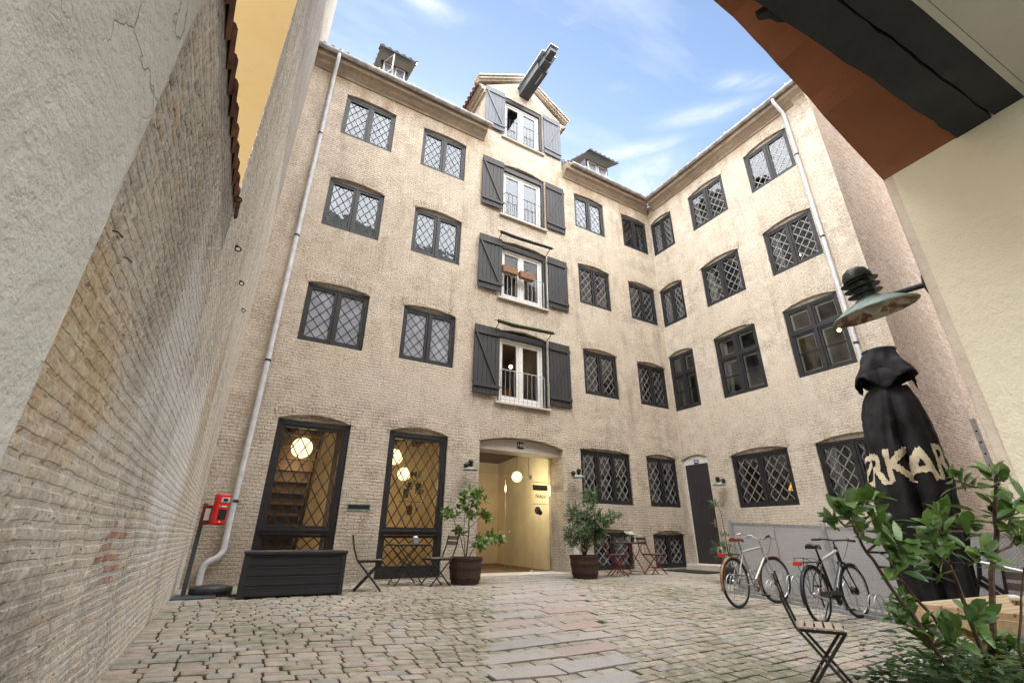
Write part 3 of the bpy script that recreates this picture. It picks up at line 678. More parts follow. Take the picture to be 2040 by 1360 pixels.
# ground floor: stair hall and entrance lobby
mb = MB(); X0, X1, Y0, Y1, Z1 = -.3, 4.93, .3, 3.0, 3.45
def wallq(mb, p, q, z0, z1): mb.poly([(p[0], p[1], z0), (q[0], q[1], z0), (q[0], q[1], z1), (p[0], p[1], z1)])
wallq(mb, (X0, Y1), (X1, Y1), -.02, Z1); wallq(mb, (X0, Y0), (X0, Y1), -.02, Z1); wallq(mb, (X1, Y1), (X1, Y0), -.02, Z1)
mb.build('hall_wall', 'warmwall', wh); mb = MB(); wallq(mb, (X1+.1, .72), (X1+.1, 5.0), -.02, Z1); wallq(mb, (X1+.1, 5.0), (8.3, 5.0), -.02, Z1); wallq(mb, (8.3, 5.0), (7.75, .72), -.02, Z1)
mb.build('lobby_wall', 'palewall', wh)
mb = MB(); mb.box(5.9, 6.75, 4.93, 4.98, .02, 2.15); mb.box(6.0, 6.3, 4.915, 4.929, .2, 1.0); mb.box(6.36, 6.66, 4.915, 4.929, .2, 1.0); mb.box(6.0, 6.3, 4.915, 4.929, 1.15, 2.0); mb.box(6.36, 6.66, 4.915, 4.929, 1.15, 2.0); mb.build('lobby_door', 'white', wh)
mb = MB(); mb.poly([(X0, Y0, Z1), (X0, Y1, Z1), (X1, Y1, Z1), (X1, Y0, Z1)]); mb.poly([(5, .6, 3.35), (5, 5, 3.35), (8.4, 5, 3.35), (8.4, .6, 3.35)])
for k in range(7): x = .2+k*.68; mb.box(x, x+.14, Y0+.01, Y1-.01, Z1-.16, Z1-.004)
mb.build('hall_ceiling', 'darktimber', wh)
mb = MB(); mb.poly([(X0, Y0, -.01), (X1, Y0, -.01), (X1, Y1, -.01), (X0, Y1, -.01)]); mb.poly([(5, .1, .012), (8.4, .1, .012), (8.4, 5, .012), (5, 5, .012)]); mb.build('hall_floor', 'brownfloor', wh)
mb = MB()      # wooden stair climbing to the left, seen from below
for k in range(11):
    z = .55+k*.235; y = 2.75-k*.17
    mb.box(.25, 1.45, y-.22, y, z, z+.04); mb.box(.27, 1.43, y-.02, y, z-.19, z)
mb.bar((.2, 2.95, .3), (.2, .95, 3.1), .05, .3); mb.bar((1.5, 2.95, .3), (1.5, .95, 3.1), .05, .3)
mb.box(1.9, 2.0, 1.6, 1.7, 0, 3.3)
mb.build('staircase', 'darktimber', wh)
# graphics on the hall's back wall and the lobby glass
for (t_, sz, x, z) in (('OME', .27, 4.72-.35, 2.50), ('KØ', .18, 4.62, 2.02)): text('wall_lettering', t_, sz, 'ink', wh, (x, Y1-.008, z), (R(90), 0, 0), .002, .003)
mb = MB()
for (x0, x1, z0, z1) in ((4.05, 4.75, 2.31, 2.325), (4.05, 4.75, 1.74, 1.755), (2.95, 3.5, 1.74, 1.755), (4.25, 4.4, 2.08, 2.28), (4.5, 4.66, 2.08, 2.28), (4.15, 4.3, 1.85, 2.1), (4.3, 4.45, 1.4, 1.65), (4.55, 4.62, 1.5, 1.58), (3.1, 3.22, 1.85, 2.1), (3.35, 3.5, 1.85, 2.1), (2.95, 3.3, .98, 1.3)):
    mb.box(x0, x1, Y1-.008, Y1-.003, z0, z1)
mb.build_each('wall_graphic', 'ink', wh)
mb = MB(); mb.box(5.07, 7.59, .13, .66, 2.90, 2.96); mb.prism([(5.07, .15, 2.962), (7.59, .15, 2.962)]+[(x, .15, z) for x, z in arc(5.07, 7.59, 3.06, .165)][::-1], (0, .04, 0)); mb.build('entrance_lintel', 'stone', wh)
mb = MB(); mb.box(6.23, 6.43, .135, .148, 2.99, 3.17); pl = mb.build('number_plate', 'signblack', wh)
text('number', '14B', .125, 'signwhite', pl, (6.33, .133, 3.08), (R(90), 0, 0), .001, .002)
mb = MB()      # frameless glass screen, one leaf swung open
mb.box(5.08, 7.58, .64, .652, 2.36, 2.90); mb.box(6.95, 7.58, .64, .652, .03, 2.35)
gw = mb.build('entrance_glazing', 'clear', wh)
mb = MB(); mt = Matrix.Translation((6.93, .64, 0)) @ Matrix.Rotation(R(-68), 4, 'Z'); mb.box(-.85, 0, -.006, .006, .03, 2.34, mt); gd = mb.build('glass_door', 'clear', wh)
mb = MB(); mb.box(6.90, 6.98, .625, .639, 2.30, 2.41); mb.box(6.88, 6.90, .625, .639, 2.36, 2.92); mb.box(6.92, 6.99, .62, .67, .02, .07); mb.box(5.08, 5.4, .63, .639, 2.352, 2.36); mb.build_each('fitting', 'galvlight', gw)
mb = MB()
for yy in (-.05, .05): mb.tube([Matrix(mt) @ Vector(p) for p in ((-.74, 0, .95), (-.74, yy, .97), (-.74, yy, 1.33), (-.74, 0, 1.35))], .009, 6)
mb.build('handle', 'galvlight', gd, True)
tx = text('lettering', 'IVAH', .15, 'ink', gw, (7.27, .636, 1.86), (R(90), 0, 0), .001, .003)
mb = MB(); mb.box(7.02, 7.5, .632, .638, 2.02, 2.16); mb.box(7.02, 7.5, .632, .638, 1.66, 1.672); mb.box(7.02, 7.5, .632, .638, 2.23, 2.242)
mb.lathe([(.1, 0), (.1, .004)], 14, mtx=Matrix.Translation((7.17, .636, 1.5)) @ Matrix.Rotation(R(90), 4, 'X')); mb.lathe([(.07, 0), (.07, .004)], 14, mtx=Matrix.Translation((7.25, .636, 1.45)) @ Matrix.Rotation(R(90), 4, 'X')); mb.build_each('logo', 'ink', gw)
mb = MB(); mt2 = Matrix.Translation((7.83, 1.05, 0)) @ Matrix.Rotation(R(-82.7+180), 4, 'Z'); mb.box(-1.15, .0, .03, .11, .22, .88, mt2); mb.build('radiator', 'white', wh, bevel=.01)
mb = MB(); mb.box(5.0, 7.66, -.06, .7, -.12, .03); mb.build('threshold', 'stone', wh, bevel=.01)
# letter slot, drainpipe
mb = MB(); frame_rect(mb, 2.06, 2.54, 1.33, 1.46, .022, -.015, .02); sl = mb.build('letter_slot', 'verdigris', wh); mb = MB(); mb.box(2.08, 2.52, -.004, .0, 1.35, 1.44); mb.build('slot_flap', 'signblack', sl)
mb = MB(); py = -.09
mb.tube([(.05, -.40, 13.34), (.05, -.40, 13.22), (.045, -.16, 12.92), (.045, py, 12.8), (.035, py, 7.2), (.03, py, 3.2), (.02, py, 1.0), (.03, py, .62), (.01, py-.01, .55), (-.04, py-.02, .48), (-.16, py-.02, .41), (-.2, py-.02, .37), (-.225, py-.02, .28), (-.225, py-.02, .02)], .052, 14)
dp = mb.build('drainpipe', 'pipe', wh, True)
mb = MB()
for z in (10.6, 7.35, 4.2, 1.42): mb.lathe([(.057, -.025), (.062, 0), (.057, .025)], 16, (.035, py, z)); mb.box(.0, .07, py, 0, z-.012, z+.012)
mb.build_each('bracket', 'iron', dp, per=2)
# dormers
def dormer(bld, x0, x1, y, z0, z1, openleaf):
    mb = MB(); mb.box(x0, x1, y, y+1.6, z0-.6, z1); d = mb.build('dormer', 'steel' if 'steel' in M else 'darktile', bld)
    mb = MB(); xm = (x0+x1)/2
    for (p, q) in ((x0+.1, xm-.03), (xm+.03, x1-.1)): frame_rect(mb, p, q, z0+.02, z1-.08, .05, y-.03, y-.002)
    if openleaf: 
        mt = Matrix.Translation((x0+.1, y-.03, 0)) @ Matrix.Rotation(R(-62), 4, 'Z'); t = MB(); frame_rect(t, 0, .52, z0+.02, z1-.08, .05, -.02, .0)
        mb.add([mt @ Vector(v) for v in t.v], t.f)
    mb.build('casement', 'white', d); mb = MB(); mb.poly([(x0+.12, y-.006, z0+.05), (x1-.12, y-.006, z0+.05), (x1-.12, y-.006, z1-.1), (x0+.12, y-.006, z1-.1)]); mb.build('pane', 'frost', d)
    mb = MB(); mb.prism([(x0-.14, y-.5, z1-.06), (x1+.14, y-.5, z1-.06), (x1+.14, y+2, z1+1.0), (x0-.14, y+2, z1+1.)], (0, 0, .05)); mb.build('dormer_soffit', 'iron', d); pantiles(d, x0-.18, x1+.18, y-.55, z1-.06, y+2.0, z1+1.06, 'darktile', .24, 'dormer_roof', .035)
dormer(wh, 1.35, 2.30, 1.15, 15.1, 15.98, True); dormer(wh, 10.25, 11.5, 1.15, 15.2, 16.0, False)

# ------------------------------------------------------------------ SIDE WING (right of the yard)
wg = thing('side_wing', 'cream brick side wing with black windows meeting the warehouse at the corner', 'building', (XB, YA, 0), R(-90))
rB = .035; sB = (XB+rB)/12.417
def fu(y): return YA-y*sB
def fzb(z): return H+(z-H)*sB
holesB = []
for (ya_, yb_, w0) in ((10.34, 9.29, 0), (8.46, 7.03, 1), (6.17, 4.75, 2)):
    for (za, zb, row) in ((10.97, 12.46, 'T'), (7.90, 9.39, '3'), (4.77, 6.73, '2')):
        u0, u1, z0, z1 = fu(ya_), fu(yb_), fzb(za), fzb(zb); u0 = max(u0, .06)
        holesB.append((u0, u1, z0, z1, .12))
        if row != '2': lattice_window(wg, u0, u1, z0, z1, rB, 2, 2, 4, 'glass', bar=.022 if w0 else .026, rise=.12)
        else:          # plain casements: two small lights over two tall ones
            mb = MB(); r = rB; frame_rect(mb, u0+.003, u1-.003, z0+.003, z1-.003, .07, r, r+.1); xm = (u0+u1)/2; zt = z0+(z1-z0)*.63
            mb.box(xm-.04, xm+.04, r-.012, r+.1, z0+.07, z1-.07); mb.box(u0+.07, xm-.04, r-.006, r+.1, zt-.04, zt+.04); mb.box(xm+.04, u1-.07, r-.006, r+.1, zt-.04, zt+.04)
            pm = MB(); wm = MB()
            for (p, q) in ((u0+.07, xm-.04), (xm+.04, u1-.07)):
                for (c, d) in ((z0+.07, zt-.04), (zt+.04, z1-.07)):
                    frame_rect(mb, p+.003, q-.003, c+.003, d-.003, .05, r+.014, r+.08); pm.poly([(p+.05, r+.05, c+.05), (q-.05, r+.05, c+.05), (q-.05, r+.05, d-.05), (p+.05, r+.05, d-.05)])
                    frame_rect(wm, p+.01, q-.01, c+.01, d-.01, .085, r+.085, r+.13)
                zm = (z0+.07+zt-.04)/2; mb.box(p+.05, q-.05, r+.03, r+.06, zm-.012, zm+.012)
            w = mb.build('window', 'black', wg); pm.build('pane', 'glass', w); wm.build('inner_sash', 'white', w)
            ROOMS.setdefault(wg.name, []).append((u0, u1, z0, z1+.12, r+.1, 'dim'))
for (ya_, yb_, za, zb) in ((8.59, 6.90, 1.63, 3.06), (6.19, 4.55, 1.62, 3.04)):
    u0, u1, z0, z1 = fu(ya_), fu(yb_), fzb(za), fzb(zb); holesB.append((u0, u1, z0, z1, .12))
    lattice_window(wg, u0, u1, z0, z1, rB, 2, 2.5, 3.5, 'glass', bar=.024, rise=.12)
du0, du1, dz0, dz1 = .06, .98, .15, 3.06
holesB.append((du0, du1, dz0, dz1+.1, .10))
END = YA-3.93
mb = MB(); facade(mb, [(0, END, -.35, 13.3)], holesB); mb.build('wall', 'brickB', wg)
mb = MB()      # end wall turning away from the yard
gp = [(END, 0, -.4), (END, 9, -.4), (END, 9, 18.6), (END, 5.3, 18.9), (END, 0, 13.55)]
mb.poly(gp)
ew = mb.build('end_wall', 'pink', None)
ew.parent = wg
# the end wall's bricks run along its own plane
t_ = M['pink'].copy(); t_.name = 'pinkish_brick_end'
for nd in t_.node_tree.nodes:
    if nd.type == 'COMBXYZ': pass
ew.data.transform(Matrix.Rotation(R(-90), 4, 'Z')); ew.rotation_euler = (0, 0, R(90))
cornice_run(wg, .31, END+.02, 12.97, m0=0); gutter_run(wg, .31, END+.05)
pantiles(wg, -.4, END+.12, -.36, 13.47, 5.4, 19.2)
mb = MB()
mb.prism([(END-.34, .0, 12.2), (END-.34, -.03, 12.5), (END-.34, -.09, 12.72), (END-.34, -.18, 12.87), (END-.34, -.29, 12.955), (END-.34, 0, 12.955)], (.342, 0, 0))
mb.build('corbel', 'brickB', wg, bevel=.01)
mb = MB(); u = YA-4.62
mb.tube([(u-.06, -.40, 13.34), (u-.05, -.40, 13.2), (u, -.16, 12.9), (u, -.085, 12.75), (u, -.085, 8.6), (u+.0, -.085, 5), (u, -.085, .2)], .05, 14); dp2 = mb.build('drainpipe', 'pipe', wg, True)
mb = MB()
for z in (11.2, 8.3, 5.2, 2.0): mb.lathe([(.055, -.03), (.06, 0), (.055, .03)], 16, (u, -.085, z))
mb.build_each('bracket', 'iron', dp2)
mb = MB(); nb = 9; W = du1-du0-.06
for k in range(nb): mb.box(du0+.03+W*k/nb+.002, du0+.03+W*(k+1)/nb-.002, .05+.003*(k % 2), .09, dz0+.01, 2.98)
dd = mb.build('door', 'blackwood', wg, bevel=.003)
mb = MB(); mb.tube([(du1-.1, .05, 1.25), (du1-.1, .0, 1.25), (du1-.2, .0, 1.25)], .01, 6); mb.box(du1-.13, du1-.07, .04, .049, 1.15, 1.36); mb.build('handle', 'copper', dd)
mb = MB(); mb.box(du0+.004, du0+.03, .04, .1, dz0, 3.06); mb.box(du1-.03, du1-.004, .04, .1, dz0, 3.06); mb.box(du0+.03, du1-.03, .04, .1, 2.985, 3.1); mb.prism([(x, .06, z) for x, z in arc(du0+.005, du1-.005, 3.1, .15)], (0, .03, 0)); mb.build('door_frame', 'white', wg)
mb = MB(); mb.box(du0+.40, du0+.58, .028, .039, 2.995, 3.12); np_ = mb.build('number_plate', 'signblue', wg); text('number', '14C', .095, 'signwhite', np_, (du0+.49, .026, 3.058), (R(90), 0, 0), .001, .002)
mb = MB(); mb.box(-.0+.02, 1.12, -.42, -.002, -.2, .15); mb.build('step', 'stone', wg, bevel=.02)
room_boxes(wg)

# ------------------------------------------------------------------ YELLOW NEIGHBOUR and BOUNDARY WALL on the left
nb_ = thing('neighbour_house', 'tall house on the left with ochre end wall and bare brick side', 'building', (XW, 3.9, 0))
def wall_grid(u0, u1, z0, z1, st, mat, name, parent, oy):
    nu = int((u1-u0)/st); nz = int((z1-z0)/st)
    U, Z = np.meshgrid(np.linspace(u0, u1, nu+1), np.linspace(z0, z1, nz+1)); n = (nu+1)*(nz+1)
    co_ = np.zeros((n, 3), np.float32); co_[:, 1] = U.ravel(); co_[:, 2] = Z.ravel()
    i = np.arange(n).reshape(nz+1, nu+1); q = np.stack([i[:-1, :-1], i[:-1, 1:], i[1:, 1:], i[1:, :-1]], -1).reshape(-1, 4)
    me = bpy.data.meshes.new(name); me.vertices.add(n); me.vertices.foreach_set('co', co_.ravel())
    me.loops.add(q.size); me.loops.foreach_set('vertex_index', q.ravel().astype(np.int32)); me.polygons.add(len(q))
    me.polygons.foreach_set('loop_start', np.arange(0, q.size, 4, dtype=np.int32)); me.polygons.foreach_set('use_smooth', np.ones(len(q), bool))
    me.update(calc_edges=True); me.validate(); me.materials.append(M[mat])
    o = bpy.data.objects.new(name, me); COL.objects.link(o); o.parent = parent; return o
# children sit at yard coordinates so that the courses run through from wall to wall
nb_.location = (XW, 0, 0)
wall_grid(3.9, 10.4, -.4, 7.5, .024, 'brickW', 'side_wall', nb_, 0)
mb = MB(); mb.poly([(0, 3.9, 7.5), (0, 10.4, 7.5), (0, 10.4, 18.8), (0, 3.9, 12.)]); mb.poly([(0, 10.4, 7.5), (0, 15.7, 7.5), (0, 15.7, 24.3), (0, 10.4, 18.8)]); mb.build('upper_side_wall', 'brickW2', nb_)
mb = MB(); mb.poly([(0, 3.895, 0), (0, 3.895, 12), (-8, 3.895, 12), (-8, 3.895, 0)]); mb.build('end_wall', 'ochre', nb_)
mb = MB(); mb.poly([(0, 15.7, 10), (-8, 15.7, 10), (-8, 15.7, 24), (0, 15.7, 24)]); mb.build('back_wall', 'brickW2', nb_); mb = MB(); mb.poly([(0, 3.9, 12.), (0, 15.7, 24.3), (-8, 15.7, 24.3), (-8, 3.9, 12)]); mb.build('roof', 'tile', nb_)
bw_ = thing('boundary_wall', 'old mottled brick wall with clay tile coping along the left side', 'wall', (XW, 0, 0))
def coz(y): return 3.0+.145*(y-1)
wall_grid(.9, 3.93, -.4, 2.95, .015, 'brickW', 'wall_face', bw_, 0)
mb = MB(); n = 30
ys = [.9+3.035*i/n for i in range(n+1)]
for i in range(n):
    a, b = ys[i], ys[i+1]; mb.poly([(0, a, 2.95), (0, b, 2.95), (0, b, coz(b)), (0, a, coz(a))])
mb.box(-.3, -.03, .9, 4.3, -.3, 2.94); mb.box(-.3, -.05, .9, 4.3, 2.941, 3.5); mb.build('wall_top', 'brickW2', bw_)
mb = MB(); y = .95; k = 0
while y < 3.85:
    z = coz(y)+.02; mt = Matrix.Translation((-.17, y, z)) @ Matrix.Rotation(R(-3+random.uniform(-3, 3)), 4, 'X') @ Matrix.Rotation(random.uniform(-.03, .03), 4, 'Z')
    vs = []; seg = 8
    for e, yy in enumerate((0, .24)):
        for i in range(seg+1):
            a = math.pi*i/seg; rr = .215-.02*e
            vs += [mt @ Vector((rr*math.cos(a), yy, .10*math.sin(a)))]
        for i in range(seg+1):
            a = math.pi*i/seg; rr = .195-.02*e
            vs += [mt @ Vector((rr*math.cos(a), yy, .10*math.sin(a)-.022))]
    S = seg+1; fs = []
    for i in range(seg): fs += [(i, i+1, 2*S+i+1, 2*S+i), (S+i, 3*S+i, 3*S+i+1, S+i+1), (i, S+i, S+i+1, i+1), (2*S+i, 2*S+i+1, 3*S+i+1, 3*S+i)]
    fs += [(0, 2*S, 3*S, S), (seg, S+seg, 3*S+seg, 2*S+seg)]
    mb.add(vs, fs); y += .205
mb.build('coping', 'tile', bw_, True)
mb = MB()
for (y, z) in ((3.70, 3.36), (4.66, 3.45), (6.07, 3.77), (7.68, 4.09)):
    c = [(.036+.026*math.cos(a), y, z+.026*math.sin(a)) for a in np.linspace(0, 2*math.pi, 14)[:-1]]
    mb.tube(c, .0065, 6, True); mb.tube([(-.02, y, z+.03), (.03, y, z+.034)], .008, 6)
mb.build_each('eye_hook', 'iron', nb_, True, per=2)
mb = MB()
for (y, z) in ((1.66, 1.72), (1.83, 1.72)): mb.tube([(-.02, y, z), (.012, y, z), (.018, y+.035, z+.004)], .0025, 5)
mb.build_each('nail', 'iron', bw_)

# ------------------------------------------------------------------ GATEWAY BUILDING (the camera stands in its passage)
P0 = Vector((-.38, 1.2, 0)); gy = R(-4.428)
gt = thing('gateway_building', 'front building with plastered carriage arch and black beams framing the view', 'building', P0, gy)
# local: x along its yard front, y out into the yard (so the passage is at y<0), z up
W = 4.01; SZ = 3.235; BK = -2.5
prof = [(4.01, 3.235), (3.87, 3.335), (3.74, 3.42), (3.61, 3.515), (3.47, 3.61), (3.37, 3.715), (3.27, 3.79), (3.18, 3.85), (3.09, 3.90), (2.99, 3.985), (2.88, 4.05), (2.8, 4.11), (2.71, 4.165), (2.62, 4.19), (2.53, 4.22), (2.2, 4.36), (1.8, 4.42), (1.4, 4.36), (1.0, 4.2), (.6, 3.9), (.3, 3.6), (0, 3.235)]
TOPZ = 13.0
# plastered passage sides
def pgrid(x, y0, y1, z0, z1, st, nx, mat, name, amp):
    nu = int((y1-y0)/st); nz = int((z1-z0)/st); vs = []; fs = []
    for j in range(nz+1):
        for i in range(nu+1): vs.append((x, y0+(y1-y0)*i/nu, z0+(z1-z0)*j/nz))
    for j in range(nz):
        for i in range(nu): a = j*(nu+1)+i; fs.append((a, a+1, a+nu+2, a+nu+1) if nx > 0 else (a, a+nu+1, a+nu+2, a+1))
    mb = MB(); mb.add(vs, fs); o = mb.build(name, mat, gt, True)
    tx_ = bpy.data.textures.new(name, 'CLOUDS'); tx_.noise_scale = .22; tx_.noise_depth = 4
    d = o.modifiers.new('trowel', 'DISPLACE'); d.texture = tx_; d.strength = amp*nx; d.mid_level = .5; d.direction = 'X'; d.texture_coords = 'LOCAL'
    return o
pgrid(0, BK, 0, -.4, 3.3, .05, 1, 'plaster', 'left_passage_wall', .018)
pgrid(W, BK, -.055, -.5, SZ+.03, .05, -1, 'cream', 'right_passage_wall', .012)
mb = MB(); mb.poly([(W+.004, -.06, -.5), (W+.004, 0, -.5), (W+.004, 0, SZ), (W+.004, -.06, SZ)]); mb.poly([(0, 0, -.5), (0, 0, SZ), (-.14, 0, SZ), (-.14, 0, -.5)]); mb.build_each('brick_jamb', 'jamb', gt)
mb = MB(); n = len(prof)
for i in range(n-1):
    a, b = prof[i], prof[i+1]
    mb.poly([(a[0], 0, a[1]), (b[0], 0, b[1]), (b[0], -.44, b[1]), (a[0], -.44, a[1])])
mb.poly([(0, -.44, SZ)]+[(x, -.44, z) for x, z in prof[::-1]][1:-1]+[(W, -.44, SZ)])
mb.build('arch_soffit', 'russet', gt, True)
mb = MB()
def rough_beam(y0, y1, z0, z1):
    k = 40; vs = []; fs = []
    for i in range(k+1):
        x = W*i/k
        for (y, z) in ((y0, z0), (y1, z0), (y1, z1), (y0, z1)): vs.append((x, y+random.uniform(-.006, .006), z+random.uniform(-.003, .003)))
    for i in range(k):
        for j in range(4): fs.append((i*4+j, (i+1)*4+j, (i+1)*4+(j+1) % 4, i*4+(j+1) % 4))
    fs += [(3, 2, 1, 0), (k*4, k*4+1, k*4+2, k*4+3)]; mb.add(vs, fs)
rough_beam(-.60, -.43, SZ-.004, SZ+.3); rough_beam(-.755, -.612, SZ+.006, SZ+.3)
mb.build('beam', 'blackbeam', gt)
mb = MB(); mb.prism([(2.22, -.428, SZ+.01), (2.37, -.428, SZ+.01), (2.31, -.405, SZ), (2.26, -.40, SZ), (2.215, -.37, SZ), (2.19, -.378, SZ)], (0, 0, .04)); mb.build('iron_strap', 'blackbeam', gt)
mb = MB(); mb.box(0, W, -.79, -.757, SZ-.002, SZ+.2); mb.box(0, W, BK, -.792, SZ+.004, SZ+.2); mb.build('passage_ceiling', 'ceil', gt)
mb = MB(); fr = []      # yard front above and beside the arch
for i in range(n-1):
    a, b = prof[i], prof[i+1]; mb.poly([(a[0], 0, a[1]), (a[0], 0, 5.2), (b[0], 0, 5.2), (b[0], 0, b[1])])
hs = [(x, x+1.3, z, z+1.8, .1) for x in (.5, 3.2, 5.9, 8.6, 11.3, 14) for z in (5.8, 8.8)]
sub = MB(); facade(sub, [(-6, 17, 5.2, TOPZ), (W+.0, 17, -.5, 5.2)], hs+[(6.2, 7.6, .6, 2.6, .1), (9, 10.4, .6, 2.6, .1)], soldier=False)
mb.add([(x, -y, z) for x, y, z in sub.v], [f[::-1] for f in sub.f])
mb.build('yard_front', 'brickB', gt)
wm = MB(); gm = MB()
for (x0, x1, z0, z1, r_) in hs+[(6.2, 7.6, .6, 2.6, .1), (9, 10.4, .6, 2.6, .1)]:
    frame_rect(wm, x0, x1, z0, z1+.1, .1, -.2, -.1); wm.box((x0+x1)/2-.04, (x0+x1)/2+.04, -.2, -.1, z0, z1); wm.box(x0, x1, -.19, -.11, z0+1.2, z0+1.26)
    gm.poly([(x0, -.16, z0), (x0, -.16, z1+.1), (x1, -.16, z1+.1), (x1, -.16, z0)])
wm.build('yard_window', 'white', gt); gm.build('yard_pane', 'frost', gt)
mb = MB(); k = 40
mb.poly([(-6, .35, TOPZ), (17, .35, TOPZ), (17, -4.2, 18.4), (-6, -4.2, 18.4)]); mb.poly([(-6, 0, TOPZ-.05), (-6, .35, TOPZ), (17, .35, TOPZ), (17, 0, TOPZ-.05)]); mb.poly([(-6, -4.2, 18.4), (17, -4.2, 18.4), (17, -8.4, 12.), (-6, -8.4, 12.)])
mb.build('roof', 'darktile', gt)
mb = MB(); mb.poly([(-6, BK-.02, SZ), (17, BK-.02, SZ), (17, BK-.02, TOPZ), (-6, BK-.02, TOPZ)]); mb.poly([(-6, BK, 5.3), (-6, 0, 5.3), (17, 0, 5.3), (17, BK, 5.3)]); mb.build('street_front', 'brickB', gt)
for (x0, x1, y0) in ((11.5, 12.3, -3.9), (.3, 1.1, -3.9)):
    mb = MB(); mb.box(x0, x1, y0, y0+.7, 17.2, 19.8); mb.build('chimney', 'pink', gt)

st_ = thing('street_house', 'pale house on the far side of the street behind the gateway', 'building', (0, -14, 0))
mb = MB(); hs = [(x, x+1.2, z, z+1.9, 0.) for x in range(-14, 15, 3) for z in (1.2, 4.4)]; sub = MB(); facade(sub, [(-16, 18, -.5, 7.2)], hs, depth=.12, soldier=False); mb.add([(x, -y, z) for x, y, z in sub.v], [f[::-1] for f in sub.f]); mb.build('wall', 'pink', st_)
mb = MB()
for h in hs: mb.poly([(h[0], -.12, h[2]), (h[0], -.12, h[3]), (h[1], -.12, h[3]), (h[1], -.12, h[2])])
mb.build_each('pane', 'frost', st_)
# ------------------------------------------------------------------ GROUND
mb = MB(); k = 60
xs = [-14, -.8]+[-.5+.3*i for i in range(48)]+[18, 40]; ys = [-30, -6, -3]+[-1.5+.3*i for i in range(42)]+[20, 40]
vs = [(x, y, zg(x, y)-.014) for y in ys for x in xs]; nx = len(xs)
mb.add(vs, [(j*nx+i, j*nx+i+1, (j+1)*nx+i+1, (j+1)*nx+i) for j in range(len(ys)-1) for i in range(nx-1)])
struct(mb.build('ground', 'joint', smooth=True))
def pl_(y): return 2.05+(y-3.84)*.537
def pr_(y): return 3.57+(y-3.84)*.622
rs = random.Random(5)
sett = MB(); slab = MB()
def stone(mb, x0, x1, y0, y1, rnd, tone, dome=.007, jit=.004, base=.016):
    """one dressed stone with worn, rounded edges"""
    cx, cy = (x0+x1)/2, (y0+y1)/2; hx, hy = (x1-x0)/2, (y1-y0)/2
    zc = zg(cx, cy)+rs.uniform(-.004, .005); tx_, ty_ = rs.uniform(-.012, .012), rs.uniform(-.015, .015); c = min(hx, hy)*rnd
    j = [(rs.uniform(-jit, jit), rs.uniform(-jit, jit)) for _ in range(4)]; vs = []
    for (ins, dz) in ((0, -base-.012), (0, -dome*.9), (c*.28, -dome*.25), (c*.8, dome*.12)):
        k = 0
        for (sx, sy, q) in ((-1, -1, 0), (1, -1, 1), (1, 1, 2), (-1, 1, 3)):
            px, py_ = cx+sx*(hx-ins)+j[q][0], cy+sy*(hy-ins)+j[q][1]
            a = (px-sx*c*.45, py_) if (sx*sy > 0) else (px, py_-sy*c*.45)
            b = (px, py_-sy*c*.45) if (sx*sy > 0) else (px-sx*c*.45, py_)
            for (ax_, ay_) in ((a, b) if (sx, sy) in ((-1, -1), (1, 1)) else (a, b)):
                vs.append((ax_, ay_, zc+dz+(ax_-cx)*tx_+(ay_-cy)*ty_-(zg(cx, cy)-zg(ax_, ay_))))
    # order each ring counter-clockwise
    out = []
    for r in range(4):
        ring = vs[r*8:r*8+8]; ring.sort(key=lambda p: math.atan2((p[1]-cy)/hy, (p[0]-cx)/hx)); out += ring
    fs = [(r*8+i, r*8+(i+1) % 8, (r+1)*8+(i+1) % 8, (r+1)*8+i) for r in range(3) for i in range(8)]+[tuple(24+i for i in range(8))]
    mb.add(out, fs, tone)
y = .9; row = 0
def sett_row(x, xe, y, h, near):
    while x < xe-.03:
        w = rs.uniform(.165, .235)
        if x+w > xe-.07: w = xe-x
        g = rs.uniform(.005, .010); wv = .014*math.sin(x*.9+y*.5)
        stone(sett, x+g, x+w-g, y+wv+rs.uniform(.006, .011), y+h+wv-rs.uniform(.006, .011), rs.uniform(.35, .6), rs.random()*.999+.001)
        x += w
while y < YA-.02:
    h = .136; s0, s1 = pl_(y), pr_(y); grp = (row % 3)
    inpath = y > 1.5 and y < 10.0
    for (a, b) in (((-.52, s0), (s1, XB)) if inpath else ((-.52, XB),)):
        sett_row(a-rs.random()*.1 if a > 0 else a, b, y, h, False)
    if inpath:
        if grp == 0:
            mid = s0+(s1-s0)*(.5+rs.uniform(-.08, .08)); sh = rs.uniform(-.12, .12)
            for (a, b) in ((s0+sh*.5, mid), (mid, s1+sh*.5)):
                stone(slab, a+.004, b-.004, y+.004, y+2*h-.002, .1, rs.random()*.999+.001, .004, .004)
        elif grp == 2: sett_row(s0, s1, y, h, False)
    y += h; row += 1
struct(sett.build('cobbles', 'sett', smooth=True)); struct(slab.build('stone_path', 'slab', smooth=True))
lf = MB(); rl = random.Random(77)
for k in range(130):
    x = rl.uniform(-.4, 9); y = rl.uniform(1.6, 10.1) if rl.random() < .5 else 10.2-abs(rl.gauss(0, .25)); a = rl.random()*6.28; L = rl.uniform(.02, .05); d = Vector((math.cos(a), math.sin(a), rl.uniform(-.1, .2)))*L; s_ = Vector((-d.y, d.x, rl.uniform(-.004, .006)))*.45; c = Vector((x, y, zg(x, y)+.012))
    lf.add([c-d, c+s_, c+d, c-s_], [(0, 1, 2, 3)], .01+rl.random()*.98)
o = lf.build('dry_leaves', simple('dry_leaf', (.30, .22, .12), .8, 0, .4, 3)); o['kind'] = 'stuff'; o['label'] = 'small dry leaves and litter scattered over the cobbles'; o['category'] = 'litter'

